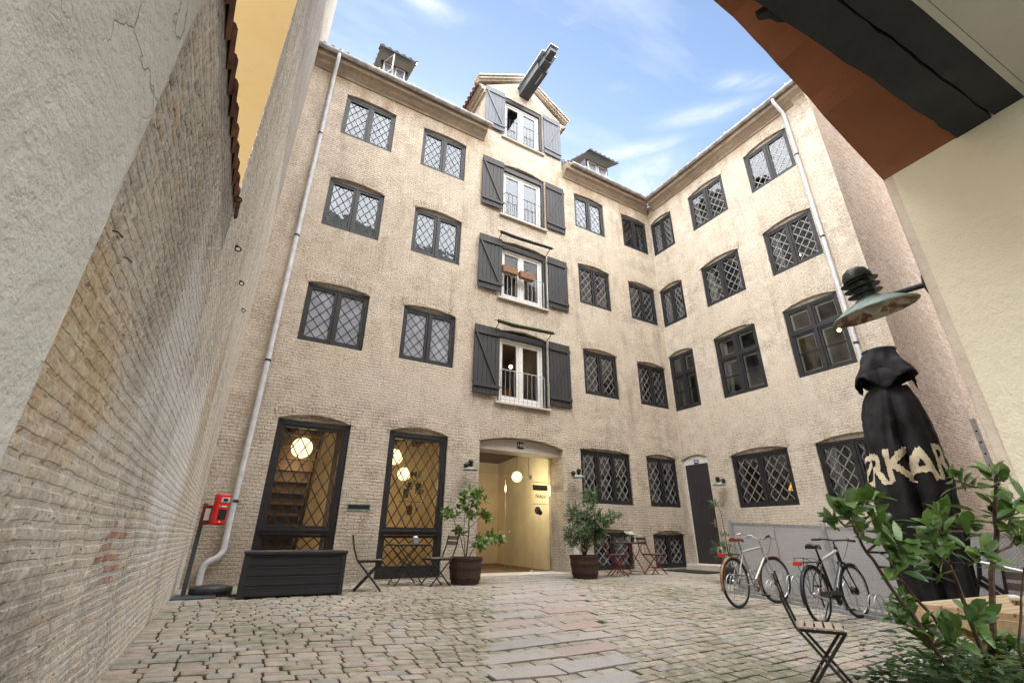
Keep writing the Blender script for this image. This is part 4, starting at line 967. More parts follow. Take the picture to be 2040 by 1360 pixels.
# ------------------------------------------------------------------ STREET FURNITURE
def bistro_chair(label, loc, rz, frame, slat, group):
    t = thing('folding_chair', label, 'chair', loc, rz, group); w = .20
    for s in (-1, 1):
        mb = MB(); y = s*w
        mb.tube([(-.33, y*.98, .86), (-.29, y, .66), (-.215, y, .47), (.0, y, .235), (.215, y, .0)], .0135, 8)
        mb.tube([(-.215, y*1.0, .0), (-.225, y, .004)], .012, 6); mb.build('frame_side', frame, t, True)
        mb = MB(); y = s*(w-.03); mb.tube([(.20, y, .445), (.0, y, .235), (-.215, y, 0)], .0135, 8); mb.build('leg', frame, t, True)
    mb = MB()
    for (x, z, yy) in ((.07, .16, w), (-.07, .16, w-.03), (-.21, .462, w), (.195, .44, w-.02)): mb.tube([(x, -yy, z), (x, yy, z)], .008, 6)
    for s in (-1, 1): mb.bar((-.21, s*(w-.015), .445), (.21, s*(w-.015), .445), .008, .022)
    mb.build_each('stretcher', frame, t, True)
    for k in range(5):
        x = -.175+k*.083; mb = MB(); mb.box(x-.034, x+.034, -w-.01, w+.01, .458, .474); mb.build('seat_slat', slat, t, bevel=.004)
    for (x, z) in ((-.335, .82), (-.315, .725)):
        mb = MB(); mt = Matrix.Translation((x, 0, z)) @ Matrix.Rotation(R(-12), 4, 'Y'); mb.box(-.008, .010, -w-.02, w+.02, -.033, .033, mt); mb.build('back_slat', slat, t, bevel=.004)
    return t
gB = 'black folding bistro chairs'; gR = 'red folding bistro chairs'
ch = bistro_chair('black folding chair with pale weathered slats standing alone in the foreground', (4.46, 2.55, zg(4.42, 2.55)-.02), R(-60), 'bikeblack', 'rustyseat', gB)
c2 = bistro_chair('dark slatted folding chair between the storage box and the small table', (2.24, 8.72, 0), R(-12), 'iron', 'darkslat', gB)
dup(c2, (3.56, 8.98, 0), R(186), 'dark slatted folding chair between the small table and the planted barrel', gB)
ch.scale = (.82, .9, 1.)
r1 = bistro_chair('red folding chair directly beside the oleander barrel', (8.25, 9.22, 0), R(-30), 'darkred', 'darkslat', gR)
dup(r1, (9.55, 9.28, 0), R(-14), 'red folding chair on the far side of the red table, before the basement window', gR)
dup(c2, (6.45, 1.95, zg(6.4, 2)), R(150), 'folding chair with brown back slats half hidden behind the pallet table', gB)
def bistro_table(label, loc, rz, frame, top, L, W_, H_):
    t = thing('folding_table', label, 'table', loc, rz)
    mb = MB(); n = 7
    for k in range(n): y = -W_/2+W_*k/n; mb.box(-L/2, L/2, y+.004, y+W_/n-.004, H_-.018, H_)
    mb.build('table_top', top, t, bevel=.003)
    for s in (-1, 1):
        y = s*(W_/2-.05)
        mb = MB(); mb.tube([(-L/2+.08, y, H_-.02), (0, y, H_/2), (L/2-.1, y, .0)], .011, 8); mb.build('leg', frame, t, True)
        mb = MB(); mb.tube([(L/2-.08, y-s*.03, H_-.02), (0, y-s*.03, H_/2), (-L/2+.1, y-s*.03, .0)], .011, 8); mb.build('leg', frame, t, True)
    mb = MB()
    for (x, z) in ((-.0, H_/2), (L/2-.14, .06), (-L/2+.14, .06)): mb.tube([(x, -W_/2+.05, z), (x, W_/2-.05, z)], .008, 6)
    mb.bar((-L/2+.02, -W_/2+.04, H_-.028), (L/2-.02, -W_/2+.04, H_-.028), .012, .02); mb.bar((-L/2+.02, W_/2-.04, H_-.028), (L/2-.02, W_/2-.04, H_-.028), .012, .02)
    mb.build_each('stretcher', frame, t, True); return t
bistro_table('small dark folding table in front of the middle shop window', (3.1, 9.35, 0), 0, 'iron', 'greentop', .74, .58, .71)
bistro_table('red framed folding table with flower pots beside the wall', (8.92, 9.5, 0), R(4), 'darkred', 'darkslat', .78, .56, .74)
# jar on the dark table
t = thing('glass_jar', 'small square glass jar with a pale lid on the dark table', 'jar', (3.22, 9.3, .711)); mb = MB(); mb.box(-.05, .05, -.05, .05, 0, .10); mb.build('body', 'frost', t, bevel=.008); mb = MB(); mb.lathe([(.046, .10), (.05, .112), (.03, .135), (.012, .14)], 16); mb.build('lid', 'galvlight', t, True)
for (x, lab, mt_) in ((8.95, 'pale zinc pot of white flowers on the red table', 'galv'), (9.07, 'dark pot of white flowers at the right on the red table', 'hoop')):
    t = thing('flower_pot', lab, 'flower pot', (x, 9.5, .741), 0, 'flower pots on the red table'); mb = MB(); mb.lathe([(.045, 0), (.06, .12), (.064, .12), (.064, .128), (.05, .128)], 18); mb.build('pot', mt_, t, True)
    mb = MB(); lf = MB()
    for k in range(26): a = rs.random()*6.28; rr = rs.random()*.085; mb.ball((rr*math.cos(a), rr*math.sin(a), .17+rs.random()*.07), .016, 5)
    mb.build('blossom', 'flower', t, True)
    for k in range(40):
        a = rs.random()*6.28; d = Vector((math.cos(a), math.sin(a), .5)); c = Vector((0, 0, .13)); b = c+d*rs.uniform(.05, .11); s_ = Vector((-d.y, d.x, 0))*.016
        lf.add([c, (c+b)/2+s_, b, (c+b)/2-s_], [(0, 1, 2, 3)], rs.random()*.9+.05)
    lf.build('foliage', 'shrubleaf', t)
# storage box
t = thing('storage_box', 'long charcoal garden storage box with closed lid', 'storage box', (.31, 8.32, 0), R(-1.5))
mb = MB(); L, D, hh = 1.44, .62, .58
for k in range(4): z = .03+k*.132; mb.box(.06, L-.06, .012, D-.012, z+.003, z+.116); mb.box(.062, L-.062, .004, .02, z+.100, z+.114)
mb.box(.02, L-.02, .03, D-.03, .02, .57); mb.build('body', 'boxplastic', t, bevel=.006)
mb = MB()
for x in (0, L-.075):
    for y in (0, D-.075): mb.box(x, x+.075, y, y+.075, 0, .565)
mb.build_each('corner_post', 'boxplastic', t, bevel=.008)
mb = MB(); mb.box(-.012, L+.012, -.02, D+.012, .575, .625); mb.box(.0, L, -.008, D, .55, .574); mb.build('lid', 'boxplastic', t, bevel=.012)
# card-payment post
t = thing('payment_post', 'red payment terminal on a grey steel post by the drainpipe', 'terminal', (-.36, 9.0, 0))
mb = MB(); mb.box(-.03, .03, -.03, .03, .02, 1.30); mb.build('post', 'steelgrey', t, bevel=.004)
mb = MB(); mb.box(-.13, .42, -.42, .16, .0, .022); mb.build('base_plate', 'steelgrey', t, bevel=.003)
mb = MB(); mb.box(-.02, .12, -.085, -.031, .985, 1.27); br = mb.build('bracket', 'darkred', t, bevel=.006); mb = MB(); mb.box(.02, .09, -.0905, -.0855, 1.05, 1.22); mb.build('notice', 'white', br)
mt = Matrix.Translation((.21, -.15, 0)) @ Matrix.Rotation(R(28), 4, 'Z')
mb = MB(); mb.box(-.10, .10, -.06, .06, .98, 1.44, mt); bd = mb.build('terminal', 'red', t, bevel=.025)
mb = MB(); mb.box(-.045, .085, -.068, -.058, 1.31, 1.385, mt); mb.build('screen_frame', 'galvlight', bd, bevel=.008); mb = MB(); mb.box(-.015, .05, -.071, -.067, 1.325, 1.37, mt); mb.build('screen', 'signblack', bd)
mb = MB(); mb.box(-.045, .075, -.067, -.058, 1.06, 1.215, mt); mb.build('card_panel', 'signblack', bd, bevel=.004)
mb = MB(); mb.box(-.05, -.042, -.064, -.0605, 1.242, 1.268, mt); mb.box(-.02, .06, -.064, -.0605, 1.245, 1.262, mt); mb.lathe([(.012, 0), (.012, .006)], 12, mtx=mt @ Matrix.Translation((.0, -.0605, 1.03)) @ Matrix.Rotation(R(90), 4, 'X')); mb.build('marking', 'signwhite', bd)
# spare parasol foot
mb = MB(); prof_ = [(.26, 0), (.275, .02), (.275, .10), (.25, .125), (.12, .145), (.03, .15)]
mb.lathe([(r*1.0, z) for r, z in prof_], 8, mtx=Matrix.Diagonal((1.05, .85, 1, 1))); tag(mb.build('resin_stand', 'basep', None, True, loc=(-.02, 9.12, 0)), 'squat black resin parasol stand left empty under the drainpipe', 'stand')
# drain grate beside it
mb = MB()
for k in range(9): mb.box(.12+k*.05, .145+k*.05, 0, .16, 0, .012)
mb.box(.10, .57, -.015, -.001, 0, .014); mb.box(.10, .57, .161, .175, 0, .014); tag(mb.build('drain_grate', 'hoop', None, loc=(-.08, 8.78, .003)), 'small rusty drain grate at the storage box corner', 'drain grate')
# door mat
mb = MB(); mb.box(-.42, .42, -.7, .7, 0, .014); o = tag(mb.build('door_mat', 'mat', None, bevel=.005, loc=(11.2, 9.5, .012)), 'black door mat on the cobbles before the plank door', 'door mat')
# barrels
def barrel(label, loc):
    t = thing('barrel_planter', label, 'planter', loc, 0, 'oak half barrels')
    mb = MB(); ns = 22
    prof = [(.265, 0), (.295, .12), (.315, .28), (.325, .47), (.30, .47), (.295, .40)]
    vs = []; fs = []
    for k in range(ns):
        for e in (.03, .97):
            a = 2*math.pi*(k+e)/ns
            for (r, z) in prof: vs.append((r*math.cos(a), r*math.sin(a), z+(rs.uniform(0, .004) if z > .4 else 0)))
    n = len(prof)
    for k in range(ns*2):
        b = ((k+1) % (ns*2))*n; a = k*n
        for j in range(n-1): fs.append((a+j, b+j, b+j+1, a+j+1))
    mb.add(vs, fs); mb.build('staves', 'barrel', t, bevel=0)
    for (r, z) in ((.292, .08), (.316, .26), (.329, .41)): mb = MB(); mb.lathe([(r, z), (r+.006, z+.004), (r+.009, z+.05), (r+.003, z+.054)], 32, cap=False); mb.build('hoop', 'hoop', t, True)
    mb = MB(); mb.lathe([(.30, .39), (.15, .41), (.01, .42)], 20, cap=False); mb.build('soil', 'soil', t, True); return t
b1 = barrel('oak half barrel holding the broad leaved shrub left of the entrance', (4.2, 9.06, 0))
dup(b1, (7.19, 9.12, 0), 1.3, 'oak half barrel holding the oleander right of the entrance')

# ------------------------------------------------------------------ plants
def leaf(mb, base, d, up_, L, w, tone, curl=.12, fold=.25, ns=4):
    d = Vector(d).normalized(); up_ = Vector(up_); s = d.cross(up_)
    if s.length < .01: s = Vector((1, 0, 0))
    s.normalize(); n = s.cross(d).normalized(); base = Vector(base); vs = []; fs = []
    for i in range(ns+1):
        f = i/ns; ww = w*math.sin(math.pi*min(1, f**1.15*.94+.03))**.75*.92/2 if 0 < i < ns else .0015
        c = base+d*(L*f)-n*(curl*L*f*f)
        vs += [c+s*ww+n*(fold*ww), c, c-s*ww+n*(fold*ww)]
    for i in range(ns):
        for j in range(2): a = i*3+j; fs.append((a, a+3, a+4, a+1))
    mb.add(vs, fs, tone)
def whorl(mb, c, axis, n, L, w, rng, spread=(.2, 1.0), jit=.02, tone=(.05, .95)):
    axis = Vector(axis).normalized(); a = axis.cross(Vector((.3, .8, .1))).normalized(); b = axis.cross(a)
    a0 = rng.random()*6.28
    for k in range(n):
        an = a0+k*2.4+rng.uniform(-.3, .3); e = rng.uniform(*spread)
        d = (a*math.cos(an)+b*math.sin(an))*math.sin(e*1.45)+axis*math.cos(e*1.45)
        p = Vector(c)-axis*(k*.006)+Vector((rng.uniform(-jit, jit) for _ in range(3)))
        leaf(mb, p, d, axis+Vector((0, 0, .4)), L*rng.uniform(.65, 1.15), w*rng.uniform(.8, 1.15), rng.uniform(*tone), rng.uniform(.05, .3), rng.uniform(.1, .4))
# glossy shrub in the foreground
sh = thing('laurel_shrub', 'glossy dark green laurel shrub with bare brown stems in the foreground', 'shrub', (2.2, .76, -.05))
O = Vector((2.2, .76, -.05))
stems = [[(2.25, .77, .1), (2.238, .767, .364), (2.185, .725, .51), (2.146, .66, .686), (2.121, .588, .863), (2.097, .547, .973), (2.09, .519, 1.039)],
 [(2.2, .74, .1), (2.174, .733, .38), (2.028, .699, .62), (1.94, .672, .776), (1.905, .65, .861), (1.884, .638, .91)],
 [(2.2, .77, .1), (2.121, .764, .38), (1.989, .784, .492), (1.871, .782, .633), (1.756, .786, .76), (1.694, .787, .831), (1.645, .78, .902)],
 [(2.3, .79, .1), (2.308, .798, .347), (2.206, .804, .453), (2.073, .806, .604), (1.963, .817, .71), (1.905, .832, .747)],
 [(2.2, .7, .1), (2.161, .67, .397), (2.099, .624, .561), (2.067, .541, .766)]]
clus = [(1.564, .732, .933), (1.706, .73, .96), (1.576, .781, .9), (1.72, .778, .881), (1.793, .739, .889), (1.673, .667, .832), (1.653, .682, .793), (2.004, .661, .93), (1.81, .625, .876), (1.803, .646, .826), (2.064, .627, 1.024), (2.002, .505, 1.024), (2.156, .561, .953), (1.974, .589, .89), (2.126, .546, .899), (1.969, .465, .948), (1.917, .727, .774), (1.96, .83, .658), (1.824, .814, .639), (1.974, .811, .603), (2.009, .804, .533), (1.9, .63, .644), (2.178, .72, .559), (2.199, .668, .539), (1.926, .707, .6), (1.864, .559, .808), (2.24, .566, .864)]
rg = random.Random(21); allp = []
mb = MB()
for k, s_ in enumerate(stems):
    p = [Vector(q)-O for q in s_]; n = len(p); r0 = (.0115, .0085, .0085, .008, .006)[k]
    q = []; 
    for i in range(n-1):
        for f in (0, .33, .66): q.append(p[i].lerp(p[i+1], f)+Vector((rg.uniform(-.004, .004) for _ in range(3))))
    q.append(p[-1]); mb.tube(q, [r0*(1-.62*i/(len(q)-1)) for i in range(len(q))], 7); allp += [(i/len(q), v) for i, v in enumerate(q)]
lv_ = MB()
for c in clus:
    c = Vector(c)-O; f, a = min(allp, key=lambda t: (t[1]-c).length+(0.25 if t[1].z > c.z-.02 else 0)); m_ = a.lerp(c, .55)+Vector((0, 0, -.015))
    mb.tube([a, m_, c], [.004, .0032, .0022], 6); ax_ = (c-m_).normalized()+Vector((0, 0, .5))
    whorl(lv_, c, ax_, rg.randint(7, 10), .060, .030, rg); 
    for _ in range(4): p = a.lerp(c, rg.uniform(.45, .95)); whorl(lv_, p, ax_+Vector((rg.uniform(-.5, .5), rg.uniform(-.5, .5), 0)), 2, .062, .032, rg)
mb.build('stems', 'bark', sh, True); lv_.build('foliage', 'laurel', sh, True)
iv = MB(); rg = random.Random(4)
for k in range(3400):
    x, y = rg.uniform(1.86, 2.75), rg.uniform(.45, 1.0); dd = abs(x-2.2)/.55
    z = .43+.05*math.sin(x*7)*math.cos(y*9)+rg.uniform(-.12, .07)-.06*dd*dd
    a = rg.random()*6.28; leaf(iv, (x, y, z), (math.cos(a), math.sin(a), rg.uniform(-.3, .5)), (0, 0, 1), rg.uniform(.022, .042), rg.uniform(.018, .034), rg.random()*.9+.05, .2, .2, 3)
for k in range(14):
    x, y = rg.uniform(1.84, 2.05), rg.uniform(.75, 1.0); p = Vector((x, y, .40))
    for i in range(9): p = p+Vector((rg.uniform(-.01, .006), rg.uniform(-.008, .01), .016)); a = rg.random()*6.28; leaf(iv, p, (math.cos(a), math.sin(a), .1), (0, 0, 1), .026, .02, rg.random()*.9+.05, .2, .2, 3)
o = iv.build('ivy', 'ivy', None); o['kind'] = 'stuff'; o['label'] = 'small leaved ivy spilling round the foot of the laurel'; o['category'] = 'ivy'
pb = thing('planter_trough', 'low dark trough under the ivy and the laurel', 'planter', (2.24, .77, -.22)); mb = MB(); mb.box(-.46, .46, -.3, .3, 0, .56); mb.build('trough', 'barrel', pb, bevel=.01); mb = MB(); mb.box(-.43, .43, -.27, .27, .561, .58); mb.build('soil', 'soil', pb)
# broad-leaved shrub in the left barrel
def shrub(name, label, cat, loc, stems, leafm, n, L, w, seed, spread=(.25, 1.), barkm='bark'):
    t = thing(name, label, cat, loc); mb = MB(); lf = MB(); rg = random.Random(seed)
    for (pts, r, cl) in stems:
        p = [Vector(q) for q in pts]; mb.tube(p, [r*(1-.6*i/(len(p)-1)) for i in range(len(p))], 6)
        for (f, cnt, rad) in cl:
            i = min(int(f*(len(p)-1)), len(p)-2); b = p[i].lerp(p[i+1], f*(len(p)-1)-i)
            for k in range(cnt):
                a = rg.random()*6.28; q = b+Vector((math.cos(a)*rad*rg.uniform(.3, 1), math.sin(a)*rad*rg.uniform(.3, 1), rg.uniform(-.35, .35)*rad))
                mb.tube([b, b.lerp(q, .6)+Vector((0, 0, .01)), q], [.004, .003, .002], 5); whorl(lf, q, (q-b)*1.5+Vector((0, 0, .12)), n, L, w, rg, spread, .012)
    mb.build('stems', barkm, t, True); lf.build('foliage', leafm, t, True); return t
shrub('broadleaf_shrub', 'bright green open shrub growing in the barrel left of the entrance', 'shrub', (4.2, 9.06, .40),
 [([(0, 0, 0), (.04, 0, .5), (.03, 0, .9), (.12, 0, 1.22)], .014, [(1., 9, .22), (.9, 6, .26), (.98, 5, .42), (.6, 3, .15)]), ([(0, 0, 0), (-.12, .02, .4), (-.3, 0, .75), (-.42, 0, .88)], .01, [(1., 4, .12), (.75, 3, .14), (.5, 2, .12)]),
  ([(.02, 0, 0), (.15, -.05, .25), (.34, -.08, .36), (.55, -.1, .42)], .009, [(1., 8, .2), (.7, 6, .2), (.4, 3, .15)]), ([(0, 0, 0), (.06, .03, .6), (.3, .0, .82), (.42, 0, .86)], .008, [(1., 4, .16), (.7, 3, .18)]), ([(.02, .05, 0), (-.05, .05, .5), (-.02, .08, .95)], .008, [(1., 3, .16), (.5, 2, .12)])], 'shrubleaf', 9, .145, .058, 8)
ost = []; rg = random.Random(31)
for (dx, dz) in ((.1, 1.42), (.06, 1.3), (-.35, .95), (-.22, 1.1), (.35, .95), (.62, .95), (.95, .92), (.75, .78), (-.5, .62), (.2, .75), (.45, .6), (-.1, .6), (-.38, .45), (.0, .9), (.3, .42)):
    dy = rg.uniform(-.25, .2); ost.append(([(0, 0, 0), (dx*.25, dy*.3, dz*.45), (dx*.65, dy*.7, dz*.82), (dx, dy, dz)], .009, [(1., 4, .14), (.85, 5, .18), (.68, 4, .2), (.5, 4, .18)]))
shrub('oleander', 'narrow leaved grey green oleander growing in the barrel right of the entrance', 'shrub', (7.19, 9.12, .40), ost, 'oleander', 10, .165, .024, 9, (.15, .8))
ost = [([(0, 0, 0), (.02, 0, .6), (.0, 0, 1.25), (-.05, .05, 1.4)], .01, [(1., 4, .1), (.9, 3, .12)])]
for k in range(7): a = rg.random()*6.28; h_ = rg.uniform(.35, .75); ost.append(([(0, 0, 0), (.1*math.cos(a), .1*math.sin(a), h_*.6), (.24*math.cos(a), .24*math.sin(a), h_)], .007, [(1., 3, .12), (.7, 3, .12)]))
shrub('oleander', 'small straggling oleander between the plank door and the steel fence', 'shrub', (9.4, 7.0, .15), ost, 'oleander', 8, .13, .019, 10, (.15, .8))
t = thing('plant_pot', 'dark pot of the small oleander behind the steel fence', 'planter', (9.4, 7.0, -.02)); mb = MB(); mb.lathe([(.14, 0), (.19, .28), (.2, .28), (.2, .3), (.17, .3)], 20); mb.build('pot', 'basep', t, True); mb = MB(); mb.lathe([(.17, .26), (.02, .27)], 16, cap=False); mb.build('soil', 'soil', t)

# ------------------------------------------------------------------ steel fence, rack, bicycles
fc = thing('steel_fence', 'low galvanised fence of perforated panels behind the bicycles', 'fence', (8.87, 0, 0)); FY = [6.42, 4.64, 2.9, 1.15]; FH = 1.22
for i in range(3):
    a, b = FY[i]-.03, FY[i+1]+.03; mb = MB(); za, zb = zg(8.8, a), zg(8.8, b)
    mb.poly([(0, a, za+.06), (0, b, zb+.06), (0, b, zb+FH-.03), (0, a, za+FH-.03)]); p_ = mb.build('panel', 'mesh', fc)
    mb = MB(); m_ = (a+b)/2
    for (z) in (.06, FH-.03): mb.bar((0, a, za+z), (0, b, zb+z), .03, .03)
    mb.bar((.012, m_, (za+zb)/2+.075), (.012, m_, (za+zb)/2+FH-.045), .03, .02); mb.build('rail', 'galv', p_)
for y in FY: mb = MB(); z = zg(8.8, y); mb.box(-.035, .035, y-.035, y+.035, z-.02, z+FH+.03); mb.build('post', 'galv', fc, bevel=.004)
rk = thing('bicycle_rack', 'galvanised ground rack of wheel hoops in front of the fence', 'bicycle rack', (8.2, 0, 0))
mb = MB()
for x in (-.02, .34): mb.bar((x, 6.35, zg(8.2, 6.35)+.025), (x, 2.2, zg(8.2, 2.2)+.025), .04, .04)
mb.build('rail', 'galv', rk)
yy = 6.2; k = 0
while yy > 2.2:
    z = zg(8.2, yy); hgt = .42 if k % 2 else .30; mb = MB()
    for s in (-.04, .04):
        arcp = [(.16+.16*math.cos(a), yy+s, z+hgt-.16+.16*math.sin(a)) for a in np.linspace(math.pi, .35, 9)]
        mb.tube([(.0, yy+s, z+.03)]+arcp+[(.36, yy+s, z+.04)], .009, 7)
    mb.build('hoop', 'galv', rk, True); yy -= .385; k += 1

def wheel(parent, c, r, rot, rim='chrome', name='wheel', tyre='rubber', hub=.03):
    mt = Matrix.Translation(c) @ rot; n = 44
    ring = lambda rr: [mt @ Vector((rr*math.cos(a), 0, rr*math.sin(a))) for a in np.linspace(0, 2*math.pi, n+1)[:-1]]
    mb = MB(); mb.tube(ring(r-.018), .0185, 10, True); w = mb.build(name, tyre, parent, True)
    mb = MB(); mb.tube(ring(r-.042), .010, 8, True); mb.build('rim', rim, w, True)
    mb = MB()
    for k in range(28):
        a = 2*math.pi*k/28; s = .028 if k % 2 else -.028; b = a+(.5 if (k//2) % 2 else -.5)
        mb.tube([mt @ Vector((hub*math.cos(b), s, hub*math.sin(b))), mt @ Vector(((r-.045)*math.cos(a), 0, (r-.045)*math.sin(a)))], .0016, 4)
    mb.build('spokes', 'chrome', w)
    mb = MB(); mb.lathe([(.012, -.055), (hub, -.035), (hub*.75, 0), (hub, .035), (.012, .055)], 14, mtx=mt @ Matrix.Rotation(R(90), 4, 'X')); mb.build('hub', 'chrome' if hub < .05 else 'iron', w, True)
    return w
def fender(parent, c, r, rot, a0, a1, mat):
    mt = Matrix.Translation(c) @ rot; vs = []; fs = []; n = 20
    for i in range(n+1):
        a = a0+(a1-a0)*i/n
        for (dr, y) in ((-.012, -.026), (.006, -.018), (.011, 0), (.006, .018), (-.012, .026)): vs.append(mt @ Vector(((r+.014+dr)*math.cos(a), y, (r+.014+dr)*math.sin(a))))
    for i in range(n):
        for j in range(4): fs.append((i*5+j, i*5+j+1, (i+1)*5+j+1, (i+1)*5+j))
    mb = MB(); mb.add(vs, fs); o = mb.build('mudguard', mat, parent, True); s = o.modifiers.new('thick', 'SOLIDIFY'); s.thickness = .002; return o
def bicycle(label, loc, rz, kind, steer=0., lean=0.):
    t = thing('bicycle', label, 'bicycle', loc, rz); t.rotation_euler = (lean, 0, rz); r = .345; wb = 1.08
    A = Vector((0, 0, r)); F = Vector((wb, 0, r)); BB = Vector((.46, 0, .29)); ST = Vector((.29, 0, .80)); HT = Vector((.86, 0, .86)); HB = Vector((.905, 0, .70))
    city = kind == 'city'; fm = 'silver' if city else 'bikeblack'
    if not city: ST = Vector((.30, 0, .78)); HT = Vector((.845, 0, .90)); HB = Vector((.885, 0, .74))
    mb = MB(); tr_ = .017 if city else .022
    mb.tube([BB, ST], tr_*.95, 10); mb.tube([BB, HB-Vector((0, 0, .02))], tr_*1.15, 10); mb.tube([HB-Vector((.01*-1, 0, .04)), HT+Vector((-.008, 0, .03))], tr_*1.15, 10)
    for s in (-.05, .05): mb.tube([A+Vector((0, s, 0)), BB+Vector((-.03, s*.5, 0))], .010, 8); mb.tube([A+Vector((0, s, 0)), Vector((.12, s*.9, .55)), ST+Vector((0, s*.3, -.05))], .009, 8)
    mb.tube([BB+Vector((0, -.045, 0)), BB+Vector((0, .045, 0))], .024, 10); fr_ = mb.build('frame', fm, t, True)
    mb = MB(); mb.tube([ST+Vector((.01, 0, -.03)), HT+Vector((0, 0, -.02))], tr_*1.05, 10); mb.build('top_tube', 'silver', t, True)
    if not city:
        mb = MB(); d = (HB-BB).normalized(); mt = Matrix.Translation(BB+d*.28) @ Matrix.Rotation(-math.atan2(d.z, d.x), 4, 'Y')
        mb.box(-.12, .22, -.0265, -.020, -.018, .018, mt); sl_ = mb.build('decal', 'silver', t)
        o = text('lettering', 'CENTURION', .045, 'bikeblack', t, tuple(BB+d*.33+Vector((0, -.0275, 0))), (R(90), -math.atan2(d.z, d.x), 0), .0008, .0015)
    mb = MB(); sp_ = ST+(ST-BB).normalized()*.14; mb.tube([ST, sp_], .013, 8); mb.build('seat_post', 'chrome' if city else 'bikeblack', t, True)
    sd = MB(); P = sp_+Vector((0, 0, .02)); prof = [(-.14, .075, .01), (-.12, .085, .025), (-.05, .07, .022), (.03, .035, .012), (.10, .022, .01), (.14, .015, .0)]
    vs = []; fs = []
    for (x, w, z) in prof:
        for (yy, zz) in ((-w, -.035), (-w*.9, -.005), (-w*.5, .012), (0, .018), (w*.5, .012), (w*.9, -.005), (w, -.035)): vs.append(P+Vector((x, yy, z+zz)))
    for i in range(5):
        for j in range(6): fs.append((i*7+j, (i+1)*7+j, (i+1)*7+j+1, i*7+j+1))
    fs += [tuple(range(7)), tuple(35+j for j in range(6, -1, -1))]; sd.add(vs, fs); o = sd.build('saddle', 'leather' if city else 'bikeblack', t, True); s_ = o.modifiers.new('thick', 'SOLIDIFY'); s_.thickness = .012
    # steered front end about the head axis
    axd = (HT-HB).normalized(); S = Matrix.Translation(HB) @ Matrix.Rotation(steer, 4, axd) @ Matrix.Translation(-HB)
    mb = MB(); cr_ = HB-axd*.02
    for s in (-.055, .055): mb.tube([S @ (cr_+Vector((0, s*.8, 0))), S @ (F.lerp(cr_, .45)+Vector((-.02, s, 0))), S @ (F+Vector((0, s, 0)))], [.014, .012, .008], 8)
    mb.tube([S @ (cr_+Vector((0, -.05, .0))), S @ (cr_+Vector((0, .05, 0)))], .013, 8); mb.build('fork', fm, t, True)
    st = HT+axd*.10; mb = MB(); mb.tube([S @ HT, S @ st, S @ (st+Vector((.06, 0, .02)))], .012, 8)
    if city: bar = [(-.16, -.30, .05), (-.05, -.28, .08), (.04, -.16, .05), (.06, -.05, .0), (.06, .05, .0), (.04, .16, .05), (-.05, .28, .08), (-.16, .30, .05)]
    else: bar = [(-.02, -.31, .02), (.04, -.16, .03), (.06, 0, .02), (.04, .16, .03), (-.02, .31, .02)]
    mb.tube([S @ (st+Vector(p)) for p in bar], .011, 8); hb = mb.build('handlebar', 'chrome' if city else 'bikeblack', t, True)
    for e, nxt in ((bar[0], bar[1]), (bar[-1], bar[-2])):
        mb = MB(); e = Vector(e); nxt = Vector(nxt); mb.tube([S @ (st+e), S @ (st+e.lerp(nxt, .8))], .0165, 8); mb.build('grip', 'galvlight' if city and e.y > 0 else 'rubber', hb, True)
    mb = MB()
    for s in (-1, 1): q = S @ (st+Vector((.03, s*.2, .06))); mb.tube([q, q+Vector((.05, 0, -.03)), q+Vector((.02, s*.08, -.05))], .005, 6)
    mb.tube([S @ (st+Vector((.04, -.18, .06))), S @ (st+Vector((.16, -.12, .0))), S @ (st+Vector((.14, -.04, -.2))), HB+Vector((.05, -.02, .02))], .0035, 6); mb.build('brake_lever', 'iron', hb, True)
    I = Matrix.Identity(4); FR = Matrix.Rotation(steer, 4, axd)
    wheel(t, A, r, I, hub=.045 if city else .03); wheel(t, S @ F, r, FR, hub=.055 if not city else .03)
    gm_ = 'copper' if city else 'bikeblack'
    fender(t, A, r, I, R(12) if not city else R(20), R(195), gm_); fender(t, S @ F, r, FR, R(60), R(205), gm_)
    # crank, chain case, pedals
    mb = MB(); mb.lathe([(.085, -.004), (.09, 0), (.085, .004)], 28, mtx=Matrix.Translation(BB+Vector((0, -.055, 0))) @ Matrix.Rotation(R(90), 4, 'X')); mb.build('chainring', 'chrome' if city else 'iron', t, True)
    mb = MB(); mb.bar(BB+Vector((0, -.075, 0)), BB+Vector((.10, -.075, -.135)), .012, .022, (0, 1, 0)); mb.bar(BB+Vector((0, .075, 0)), BB+Vector((-.10, .075, .135)), .012, .022, (0, 1, 0)); cr2 = mb.build_each('crank', 'chrome', t, bevel=.002)[0]
    for (p, s) in ((BB+Vector((.10, -.125, -.135)), 1), (BB+Vector((-.10, .125, .135)), 1)): mb = MB(); mb.box(p.x-.045, p.x+.045, p.y-.045, p.y+.045, p.z-.012, p.z+.012); mb.build('pedal', 'rubber', cr2, bevel=.004)
    mb = MB(); q = [A+Vector((.0, -.06, .045)), BB+Vector((-.05, -.06, .095)), BB+Vector((.06, -.06, .085)), BB+Vector((.09, -.06, .0)), BB+Vector((.02, -.06, -.085)), A+Vector((0, -.06, -.045))]
    if city: mb.tube(q+[q[0]], .004, 5); mb.build('chain', 'hoop', t)
    else: mb.prism([q[0]+Vector((-.04, 0, 0)), q[0], q[1], q[2], q[3], BB+Vector((.05, -.06, .03)), BB+Vector((-.1, -.06, .045)), A+Vector((-.02, -.06, .0))], (0, -.018, 0)); mb.build('chain_guard', 'bikeblack', t, bevel=.004); mb = MB(); mb.tube(q[3:]+[q[0]], .004, 5); mb.tube([A+Vector((0, -.05, -.03)), A+Vector((.03, -.05, -.14))], .012, 6); mb.build('chain', 'iron', t)
    # carrier
    mb = MB(); zc_ = r*2+.05; xa, xb = (-.30, .20) if not city else (-.24, .18)
